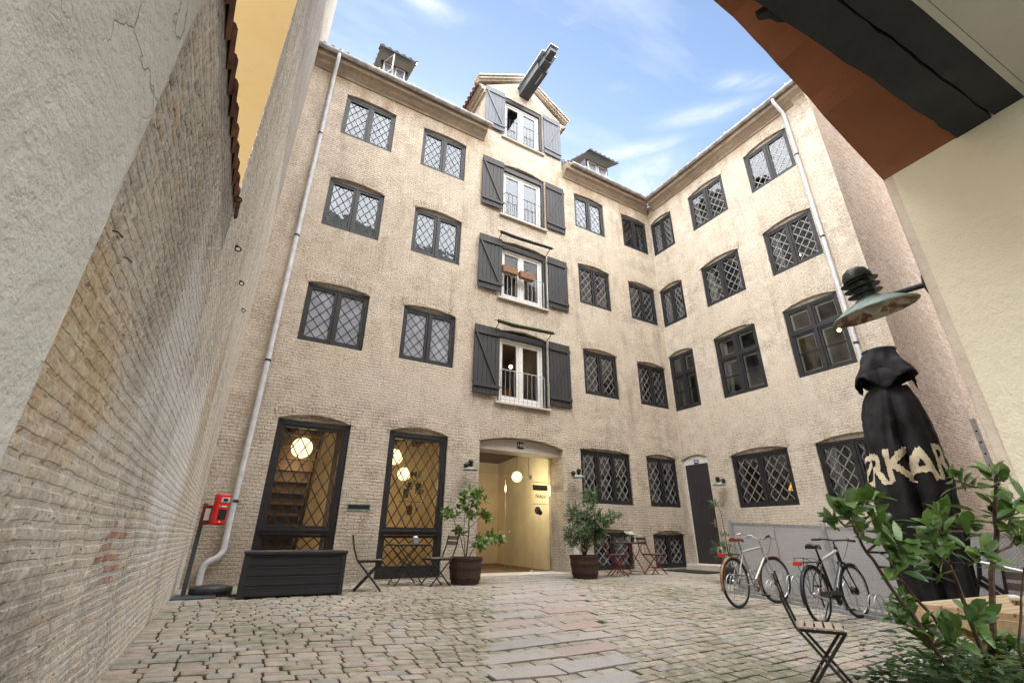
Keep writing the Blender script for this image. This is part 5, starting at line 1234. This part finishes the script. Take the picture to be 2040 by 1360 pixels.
    for y in ((-.06, .06) if city else (-.065, -.022, .022, .065)): mb.tube([(xa, y, zc_), (xb, y*.9, zc_+.0)], .005, 6)
    for x in (xa, (xa+xb)/2, xb): mb.tube([(x, -.065, zc_), (x, .065, zc_)], .005, 6)
    for s in (-.07, .07): mb.tube([(xa+.1, s, zc_), (0, s, r)], .005, 6); mb.tube([((xa+xb)/2+.1, s, zc_), (0, s, r)], .005, 6)
    mb.tube([(xb, 0, zc_), (ST.x-.03, 0, ST.z-.12)], .006, 6)
    if not city:
        for s in (-.06, .06): mb.tube([(xa+.05, s, zc_), (xa+.03, s, zc_+.05), (xa+.3, s, zc_+.05), (xb-.02, s, zc_)], .004, 6)
        mb.tube([(xa, -.07, zc_), (xa-.03, -.07, zc_-.1), (xa+.02, -.07, zc_-.2)], .005, 6)
    cr3 = mb.build('carrier', 'iron', t, True)
    mb = MB(); mb.box(xa-.05, xa, -.05, .05, zc_-.035, zc_+.015); mb.build('rear_reflector', 'reflector', cr3, bevel=.01)
    if city: mb = MB(); mb.tube([(xa-.03, .04*math.cos(a), zc_+.05+.05*math.sin(a)) for a in np.linspace(-.6, 3.74, 12)], .006, 6); mb.build('lock', 'galvlight', cr3, True)
    else: mb = MB(); mb.box(.0-.03, .03, -.075, -.06, r+.02, r+.07); mb.build('side_reflector', 'reflector', t, bevel=.004)
    mb = MB(); mb.tube([BB+Vector((-.04, .05, -.02)), BB+Vector((-.12, .14, -.285))], .008, 6); mb.build('kickstand', 'iron', t)
    return t
bicycle('silver city bicycle with brown saddle and bronze mudguards', (6.97, 5.13, zg(7, 5.13)), R(3), 'city', R(-12))
bicycle('black bicycle with white top tube and wire rear carrier', (7.03, 3.97, zg(7.03, 3.97)), R(3), 'sport', R(-6))
bicycle('black bicycle mostly hidden behind the closed parasol', (8.52, 1.78, zg(8.4, 2)), R(92), 'sport', R(4))

# ------------------------------------------------------------------ closed parasol
UB = Vector((6.6, 2.5, zg(6.6, 2.5))); UT = Vector((6.576, 2.274, 3.055)); us = thing('parasol', 'tall closed black parasol with gold brush lettering', 'parasol', UB)
axis_t = UT-UB
o_ = Vector((-.5, -.3, 0))
for (a, b) in ((-.70, -.005), (.005, .70)):
    for (c, d) in ((-.42, -.005), (.005, .42)): mb = MB(); mb.box(a+o_.x, b+o_.x, c+o_.y, d+o_.y, .05, .13, Matrix.Rotation(R(8), 4, 'Z')); mb.build('base_slab', 'concrete', us, bevel=.012)
mb = MB(); mb.box(-.7+o_.x, .7+o_.x, -.05+o_.y, .05+o_.y, 0, .049); mb.build('cross_foot', 'galv', us)
def rad(z, th):
    pts = [(.42, .39), (.7, .43), (1.2, .47), (1.7, .47), (2.2, .44), (2.5, .385), (2.64, .33), (2.74, .27), (2.84, .2)]
    for i in range(len(pts)-1):
        if z <= pts[i+1][0]: f = (z-pts[i][0])/(pts[i+1][0]-pts[i][0]); r = .83*(pts[i][1]+(pts[i+1][1]-pts[i][1])*max(0, f)); break
    else: r = pts[-1][1]
    k = 1-sm((z-2.3)/.5)*.6
    fold = .09*math.sin(2*th+.5+.25*z)+.13*(abs(math.sin(2.5*th+1.2-.30*z))**.7-.7)+.035*math.sin(9*th+z*1.6)
    for (td, wd, dp) in ((182, 5, .10), (228, 6, .12), (255, 5, .1), (160, 4, .09), (130, 6, .12), (290, 6, .1)):
        q = (math.degrees(th)-td+7*math.sin(z*1.7+td)) % 360; q = q-360 if q > 180 else q; fold -= dp*math.exp(-(q/wd)**2)*sm((z-.2)/.5)*(.6+.4*math.sin(z*1.1+td))
    d = (math.degrees(th)-206+4*(z-1.7)) % 360; d = d-360 if d > 180 else d
    fold -= .42*math.exp(-(d/7.)**2)*sm((2.75-z)/.5)
    return r*(1+fold*k*(.8+.2*math.sin(z*2)))
def upos(z, th, dr=0.):
    f = z/(UT.z-UB.z); c = axis_t*f; r = rad(z, th)+dr
    return Vector((c.x+r*math.cos(th), c.y+r*math.sin(th), z))
nth = 160; zs_ = [.42+2.36*i/48 for i in range(49)]
mb = MB(); vs = [upos(z+(.03*math.sin(5*2*math.pi*k/nth) if i == 0 else 0), 2*math.pi*k/nth) for i, z in enumerate(zs_) for k in range(nth)]
mb.add(vs, [(i*nth+k, i*nth+(k+1) % nth, (i+1)*nth+(k+1) % nth, (i+1)*nth+k) for i in range(48) for k in range(nth)]); o = mb.build('canopy', 'canvas', us, True)
for nm, sz, st in (('drape', .34, .075), ('crease', .11, .03)):
    tx_ = bpy.data.textures.new(nm, 'CLOUDS'); tx_.noise_scale = sz; tx_.noise_depth = 2; dm = o.modifiers.new(nm, 'DISPLACE'); dm.texture = tx_; dm.strength = st; dm.mid_level = .5; dm.texture_coords = 'LOCAL'
canopy = o
# vent hood over the shoulders
mb = MB(); vs = []; prof = [(.165, 3.25), (.18, 3.2), (.225, 3.09), (.275, 2.96), (.31, 2.83)]
for j in range(13):
    f = j/12*(len(prof)-1); i = min(int(f), len(prof)-2); q = f-i; r0 = prof[i][0]*(1-q)+prof[i+1][0]*q; z0 = prof[i][1]*(1-q)+prof[i+1][1]*q
    for k in range(nth):
        th = 2*math.pi*k/nth; a = j/12; fo = .14*a*math.sin(4*th+3.32)+.05*a*math.sin(9*th); r = r0*(1+fo); z = z0+.08*a*a*math.sin(4*th+3.32)
        c = axis_t*(z/(UT.z-UB.z)); vs.append((c.x+r*math.cos(th), c.y+r*math.sin(th), z))
mb.add(vs, [(i*nth+k, (i+1)*nth+k, (i+1)*nth+(k+1) % nth, i*nth+(k+1) % nth) for i in range(12) for k in range(nth)]); o = mb.build('vent_hood', 'canvas', us, True); s_ = o.modifiers.new('cloth', 'SOLIDIFY'); s_.thickness = .006
tx_ = bpy.data.textures.new('hood', 'CLOUDS'); tx_.noise_scale = .22; tx_.noise_depth = 2; dm = o.modifiers.new('drape', 'DISPLACE'); dm.texture = tx_; dm.strength = .09; dm.mid_level = .5; dm.texture_coords = 'LOCAL'
c = axis_t; mb = MB(); mb.lathe([(.02, .0), (.172, .0), (.178, .02), (.06, .04)], 28, (c.x, c.y, 3.245)); mb.build('finial', 'basep', us, True)
mb = MB(); mb.tube([(0, 0, .1), axis_t*.98], .03, 10); mb.build('pole', 'iron', us, True)
# brushed letters wrapped on the cloth
def wrap_letters(body, th0, z0, size, zofs):
    cu = bpy.data.curves.new('lettering', 'FONT'); cu.body = body; cu.size = size; cu.offset = .010; cu.align_x = 'CENTER'; cu.align_y = 'CENTER'; cu.resolution_u = 3; cu.space_character = .92
    to = bpy.data.objects.new('lettering', cu); COL.objects.link(to); dg = bpy.context.evaluated_depsgraph_get(); me = bpy.data.meshes.new_from_object(to.evaluated_get(dg)); bpy.data.objects.remove(to)
    import bmesh
    bm = bmesh.new(); bm.from_mesh(me); bmesh.ops.triangulate(bm, faces=bm.faces)
    for _ in range(5):
        e = [e for e in bm.edges if e.calc_length() > .022]
        if not e: break
        bmesh.ops.subdivide_edges(bm, edges=e, cuts=1); bmesh.ops.triangulate(bm, faces=bm.faces)
    rg = random.Random(2)
    for v in bm.verts:
        x, y = v.co.x, v.co.y; bd = any(len(e.link_faces) == 1 for e in v.link_edges)
        if bd: x += rg.uniform(-.006, .006); y += rg.uniform(-.012, .012)
        y += .02*math.sin(x*9); z = z0+y-UB.z; v.co = upos(z, th0+x*.72/.35, .004)
    bm.to_mesh(me); bm.free(); me.materials.clear(); me.materials.append(M['gold'])
    o = bpy.data.objects.new('lettering', me); COL.objects.link(o); o.parent = us
    sw = o.modifiers.new('print', 'SHRINKWRAP'); sw.target = canopy; sw.wrap_method = 'NEAREST_SURFACEPOINT'; sw.wrap_mode = 'ABOVE_SURFACE'; sw.offset = .006
wrap_letters('RK', R(174), 1.56, .50, 0); wrap_letters('AR', R(236), 1.58, .50, 0); wrap_letters('Ø', R(118), 1.55, .5, 0)

# ------------------------------------------------------------------ pallet table
pt = thing('pallet_table', 'table built from pale pine pallets with amber crossed legs', 'table', (4.63, 1.93, zg(5, 1.6)), R(-5))
mb = MB(); PL, PW = 1.5, .9; n = 9
for k in range(n): y = -PW+PW*k/n; mb.box(0, PL, y+.006, y+PW/n-.006, .70, .722)
mb.build('table_top', 'pallet', pt, bevel=.003)
mb = MB()
for x in (.0, PL/2-.05, PL-.1): mb.box(x, x+.1, -PW+.01, -.01, .678, .699)
for x in (.0, PL/2-.05, PL-.1):
    for y in (-PW+.01, -PW/2-.05, -.11): mb.box(x+.002, x+.098, y, y+.1, .60, .677)
for y in (-PW+.01, -PW/2-.05, -.11): mb.box(-.04, PL, y+.002, y+.098, .575, .599)
mb.box(-.02, -.001, -PW, 0, .60, .68)
mb.build('pallet_frame', 'pallet', pt, bevel=.003)
for x in (.35, PL-.15):
    for s in (-1, 1): mb = MB(); mb.bar((x+.012*s, -PW/2-.36*s, .0), (x+.012*s, -PW/2+.36*s, .57), .02, .13, (1, 0, 0)); mb.build('leg', 'palletply', pt, bevel=.003)
t = thing('brush', 'pale scrubbing brush lying on the pallet table', 'brush', (5.28, 1.5, zg(5, 1.6)+.723), R(20)); mb = MB(); mb.box(-.11, .11, -.03, .03, .03, .055); mb.build('handle', 'white', t, bevel=.008); mb = MB()
for k in range(60): x, y = rs.uniform(-.1, .1), rs.uniform(-.026, .026); mb.tube([(x, y, 0), (x, y, .031)], .004, 4)
mb.build('bristles', 'pallet', t)

# ------------------------------------------------------------------ lamps
def yard_lamp(label, loc, rz, sc, group=None, under='enamel', rise=.0, reach=.26, tilt=0., roll=0.):
    """enamel dish with stacked cooling rings on a short wall arm; local -y points away from the wall"""
    t = thing('wall_lamp', label, 'lamp', loc, rz, group); t.scale = (sc, sc, sc)
    mb = MB(); mb.lathe([(.065, 0), (.065, .02), (.045, .035), (.02, .04)], 20, mtx=Matrix.Rotation(R(90), 4, 'X')); mb.build('wall_plate', 'lampblack', t, True)
    mb = MB(); mb.tube([(0, 0, 0), (0, -reach+.03, 0.)], .0135, 10); mb.build('arm', 'lampblack', t, True)
    T = Matrix.Translation((0, -reach, rise)) @ Matrix.Rotation(tilt, 4, 'X') @ Matrix.Rotation(roll, 4, 'Y')
    mb = MB(); mb.lathe([(.062, .0), (.062, .015), (.05, .045), (.03, .06), (.006, .065)], 24, mtx=T @ Matrix.Translation((0, 0, .04))); mb.lathe([(.04, -.08), (.045, .04)], 18, mtx=T)
    mb.build('cap', 'lampblack', t, True)
    mb = MB()
    for k in range(3): mb.lathe([(.05, -.004), (.078-.003*k, -.003), (.080-.003*k, .0), (.05, .006)], 28, mtx=T @ Matrix.Translation((0, 0, .025-k*.032)))
    mb.build('cooling_ring', 'lampblack', t, True)
    mb = MB(); mb.lathe([(.045, -.065), (.06, -.08), (.11, -.10), (.170, -.135), (.178, -.142)], 40, mtx=T, cap=False); o = mb.build('dish', [under, 'verdigris'], t, True)
    s_ = o.modifiers.new('thick', 'SOLIDIFY'); s_.thickness = .004; s_.material_offset = 1; s_.offset = -1
    mb = MB(); mb.ball((T @ Vector((0, 0, -.105))), .042, 10); mb.build('bulb_glass', 'wax', t, True); return t
L1 = yard_lamp('small verdigris dish lamp on the wall left of the entrance', (4.71, YA-.002, 2.43), 0, 1., 'small dish lamps on the walls')
dup(L1, (7.93, YA-.002, 2.46), 0, 'small verdigris dish lamp between the entrance and the three light window')
dup(L1, (XB-.002, 8.93, 2.40), R(-90), 'small verdigris dish lamp beside the plank door')
q = P0+Vector((math.cos(gy), math.sin(gy), 0))*4.17
bl = yard_lamp('large rusty enamel dish lamp reaching out from the gateway wall', (q.x, q.y+.001, 2.43), math.pi+gy+R(15), 1.5, None, 'enamel', .085, .255, R(6), R(10))
# things lit inside
def globe(label, x, y, z, r, en=12):
    t = thing('globe_pendant', label, 'lamp', (x, y, z), 0, 'lit globe pendants'); mb = MB(); mb.ball((0, 0, 0), r, 16); mb.build('globe', 'globe', t, True)
    mb = MB(); mb.tube([(0, 0, r), (0, 0, 3.3-z)], .006, 6); mb.build('cord', 'iron', t)
    ld = bpy.data.lights.new('pendant_light', 'POINT'); ld.energy = en; ld.color = (1, .74, .42); ld.shadow_soft_size = r; lo = bpy.data.objects.new('pendant_light', ld); COL.objects.link(lo); lo.parent = t; lo.location = (0, .05, -r-.16)
globe('lit globe pendant in the stair hall behind the left shop window', 1.086, 11.25, 2.64, .22)
globe('upper of the two lit globes behind the middle shop window', 3.20, 11.25, 2.62, .185)
globe('lower of the two lit globes behind the middle shop window', 3.48, 11.3, 2.24, .155)
globe('lit globe pendant behind the entrance glass', 6.96, 11.75, 2.44, .15, 34)
def bulb(label, loc, r=.05): mb = MB(); mb.ball((0, 0, 0), r, 8); tag(mb.build('ceiling_lamp', 'bulb', None, True, loc=loc), label, 'lamp', 'small lit lamps inside the rooms')
bulb('left warm bulb inside the third floor window right of the shutters', (8.98, 11.3, 8.30), .07); bulb('right warm bulb inside the third floor window right of the shutters', (9.5, 11.4, 8.25), .05)
bulb('warm bulb inside the second floor window right of the shutters', (8.95, 11.4, 5.85), .045)
bulb('warm bulb inside the upper window nearest the right drainpipe', (13.2, 5.7, 8.65), .05)
bulb('left spotlight inside the large casement by the right drainpipe', (13.3, 5.75, 6.05), .05); bulb('right spotlight inside the large casement by the right drainpipe', (13.3, 5.3, 6.05), .05)
bulb('bright ceiling lamp above the baskets in the loading door', (6.25, 11.8, 9.1), .10); bulb('small ceiling lamp in the lowest loading door', (6.7, 11.7, 5.75), .06)
mb = MB(); mb.lathe([(.06, 0), (.16, -.2)], 20, cap=False); tag(mb.build('lamp_shade', 'shade', None, True, loc=(13.1, 7.35, 2.25)), 'glowing orange lamp shade inside the ground floor wing window', 'lamp')
mb = MB(); mb.box(-.55, .55, -.02, .02, 0, .9); tag(mb.build('counter', 'orange', None, loc=(6.3, 11.9, 4.2)), 'orange wooden counter front seen through the lowest loading door', 'counter')
for (x, z, lab) in ((5.82, 8.16, 'left wicker basket hung on the loading door railing'), (6.42, 8.14, 'right wicker basket hung on the loading door railing')):
    mb = MB(); fr_ = .27
    mb.add([(-fr_, -.1, .16), (fr_, -.1, .16), (fr_, .08, .16), (-fr_, .08, .16), (-fr_+.03, -.08, -.04), (fr_-.03, -.08, -.04), (fr_-.03, .06, -.04), (-fr_+.03, .06, -.04)], [(0, 4, 5, 1), (1, 5, 6, 2), (2, 6, 7, 3), (3, 7, 4, 0), (4, 7, 6, 5)])
    o = mb.build('basket', 'wicker', None, bevel=.01, loc=(x, YA-.07, z)); s_ = o.modifiers.new('thick', 'SOLIDIFY'); s_.thickness = .015; tag(o, lab, 'basket', 'wicker baskets on the railing')
# perforated steel upright at the right edge
t = thing('steel_upright', 'perforated aluminium upright standing beside the gateway wall', 'post', (7.05, 1.80, zg(7.05, 1.8)))
mb = MB(); ax0 = Vector((.06, .02, 0)); mb.box(-.025, .025, -.003, .003, 0, 2.42); mb.box(.025, .031, -.003, .04, 0, 2.42); mb.build('angle_bar', 'galvlight', t, bevel=.001)
mb = MB()
for k in range(18): mb.lathe([(.011, 0), (.011, .002)], 10, mtx=Matrix.Translation((0, -.0035, .15+k*.125)) @ Matrix.Rotation(R(90), 4, 'X'))
mb.build_each('bolt_hole', 'signblack', t)
t.rotation_euler = (0, 0, R(-55))

# ------------------------------------------------------------------ LIGHT
w = bpy.data.worlds.new('World'); scn.world = w; w.use_nodes = True; nt = w.node_tree; nt.nodes.clear()
class WT(NT):
    def __init__(s): s.t = nt; s.out = nt.nodes.new('ShaderNodeOutputWorld')
W_ = WT()
# azimuth, elevation, half widths, tilt, amount, 1 = heaped / 0 = streak (all in degrees of real sky)
CLOUDS = [(40.5, 41.0, 5.5, 1.9, -.10, 1., 1), (45.5, 41.3, 4., 1.2, 0, .8, 1), (24.5, 47.2, 4.2, .8, .30, .75, 0), (29.5, 45.6, 8., .9, .12, .55, 0), (40, 44.2, 8., .9, .05, .6, 0), (77, 58.7, 7., 1.2, .1, .7, 0), (51, 56.6, 4., .9, -.25, .55, 0), (41, 50.5, 2.6, .6, .1, .45, 0), (62, 62, 9, 1.6, .1, .6, 0)]
SUN_EL, SUN_AZ = R(24), R(76)     # low behind the warehouse; azimuth from +X towards +Y
sky = W_.n('ShaderNodeTexSky', sky_type='NISHITA', sun_disc=False, sun_elevation=SUN_EL, sun_rotation=R(90)-SUN_AZ, air_density=1.0, dust_density=.6, ozone_density=1.8)
g = W_.n('ShaderNodeTexCoord').outputs['Generated']; s = W_.sep(g)
zc = W_.math('MAXIMUM', s[2], .06)
cv = W_.comb(W_.math('DIVIDE', s[0], zc), W_.math('DIVIDE', s[1], zc), 0.)
cvr = W_.n('ShaderNodeMapping', i_0=cv, i_Rotation=(0, 0, R(28)), i_Scale=(.55, 2.1, 1), i_Location=(1.7, .4, 0)).outputs[0]
wisp = W_.ramp(W_.noise(cvr, 1.5, 7, .58), [(.50, 0), (.74, 1)])
cum = W_.ramp(W_.noise(W_.n('ShaderNodeMapping', i_0=cv, i_Scale=(1., 1., 1), i_Location=(3.2, 7.1, 0)).outputs[0], .9, 8, .6), [(.56, 0), (.66, 1)])
low = W_.ramp(s[2], [(.42, 1), (.62, 0)])
# unseen overcast, street side and overhead, made extra bright to light the yard; thin blue gap over the warehouse
front = W_.math('ADD', W_.math('MULTIPLY', s[0], math.cos(R(55))), W_.math('MULTIPLY', s[1], math.sin(R(55))))
back = W_.ramp(W_.math('SUBTRACT', W_.math('ADD', W_.math('MULTIPLY', s[2], .75), .12), front), [(.30, 0), (.75, 1)])
az = W_.math('ARCTAN2', s[1], s[0]); el = W_.math('ARCSINE', s[2]); patch = 0.
cn = W_.ramp(W_.noise(g, 9., 8, .62), [(.36, 0), (.62, 1)]); cs = W_.ramp(W_.noise(W_.n('ShaderNodeMapping', i_0=g, i_Scale=(5, 5, 26)).outputs[0], 1., 7, .6), [(.38, 0), (.66, 1)])
for (a0, e0, wa, we, tilt, amt, kind) in CLOUDS:
    da = W_.math('SUBTRACT', az, R(a0)); de = W_.math('SUBTRACT', W_.math('SUBTRACT', el, R(e0)), W_.math('MULTIPLY', da, tilt))
    q_ = W_.math('ADD', W_.math('POWER', W_.math('DIVIDE', da, R(wa)), 2.), W_.math('POWER', W_.math('DIVIDE', de, R(we)), 2.))
    f_ = W_.math('MULTIPLY', W_.math('MULTIPLY', W_.math('POWER', 2.718, W_.math('MULTIPLY', q_, -1.)), cn if kind else cs), amt)
    patch = W_.math('MAXIMUM', patch, f_)
bgs = W_.n('ShaderNodeBackground', i_Color=sky.outputs[0], i_Strength=.15)
cl = W_.n('ShaderNodeBackground', i_Color=(.93, .97, 1.), i_Strength=.62)
bk = W_.n('ShaderNodeBackground', i_Color=(1., .985, .965), i_Strength=4.3)
m1 = W_.n('ShaderNodeMixShader', i_0=W_.math('ADD', .05, W_.math('MULTIPLY', wisp, .5))); nt.links.new(bgs.outputs[0], m1.inputs[1]); nt.links.new(cl.outputs[0], m1.inputs[2])
m2 = W_.n('ShaderNodeMixShader', i_0=W_.math('MULTIPLY', W_.math('MULTIPLY', cum, low), .8)); nt.links.new(m1.outputs[0], m2.inputs[1]); nt.links.new(cl.outputs[0], m2.inputs[2])
m2b = W_.n('ShaderNodeMixShader', i_0=patch); nt.links.new(m2.outputs[0], m2b.inputs[1]); nt.links.new(cl.outputs[0], m2b.inputs[2])
m3 = W_.n('ShaderNodeMixShader', i_0=back); nt.links.new(m2b.outputs[0], m3.inputs[1]); nt.links.new(bk.outputs[0], m3.inputs[2])
nt.links.new(m3.outputs[0], W_.out.inputs[0])
sl = bpy.data.lights.new('sun', 'SUN'); sl.energy = 2.5; sl.angle = R(.5); sl.color = (1, .95, .88)
so = bpy.data.objects.new('sun', sl); COL.objects.link(so)
d = Vector((math.cos(SUN_AZ)*math.cos(SUN_EL), math.sin(SUN_AZ)*math.cos(SUN_EL), math.sin(SUN_EL)))
so.rotation_euler = d.to_track_quat('Z', 'Y').to_euler(); so.location = d*60
vs_ = scn.view_settings; vs_.view_transform = 'Standard'; vs_.look = 'None'; vs_.gamma = 1; vs_.use_curve_mapping = False; vs_.exposure = 1.1
scn.cycles.max_bounces = 10; scn.cycles.diffuse_bounces = 6; scn.cycles.transparent_max_bounces = 16
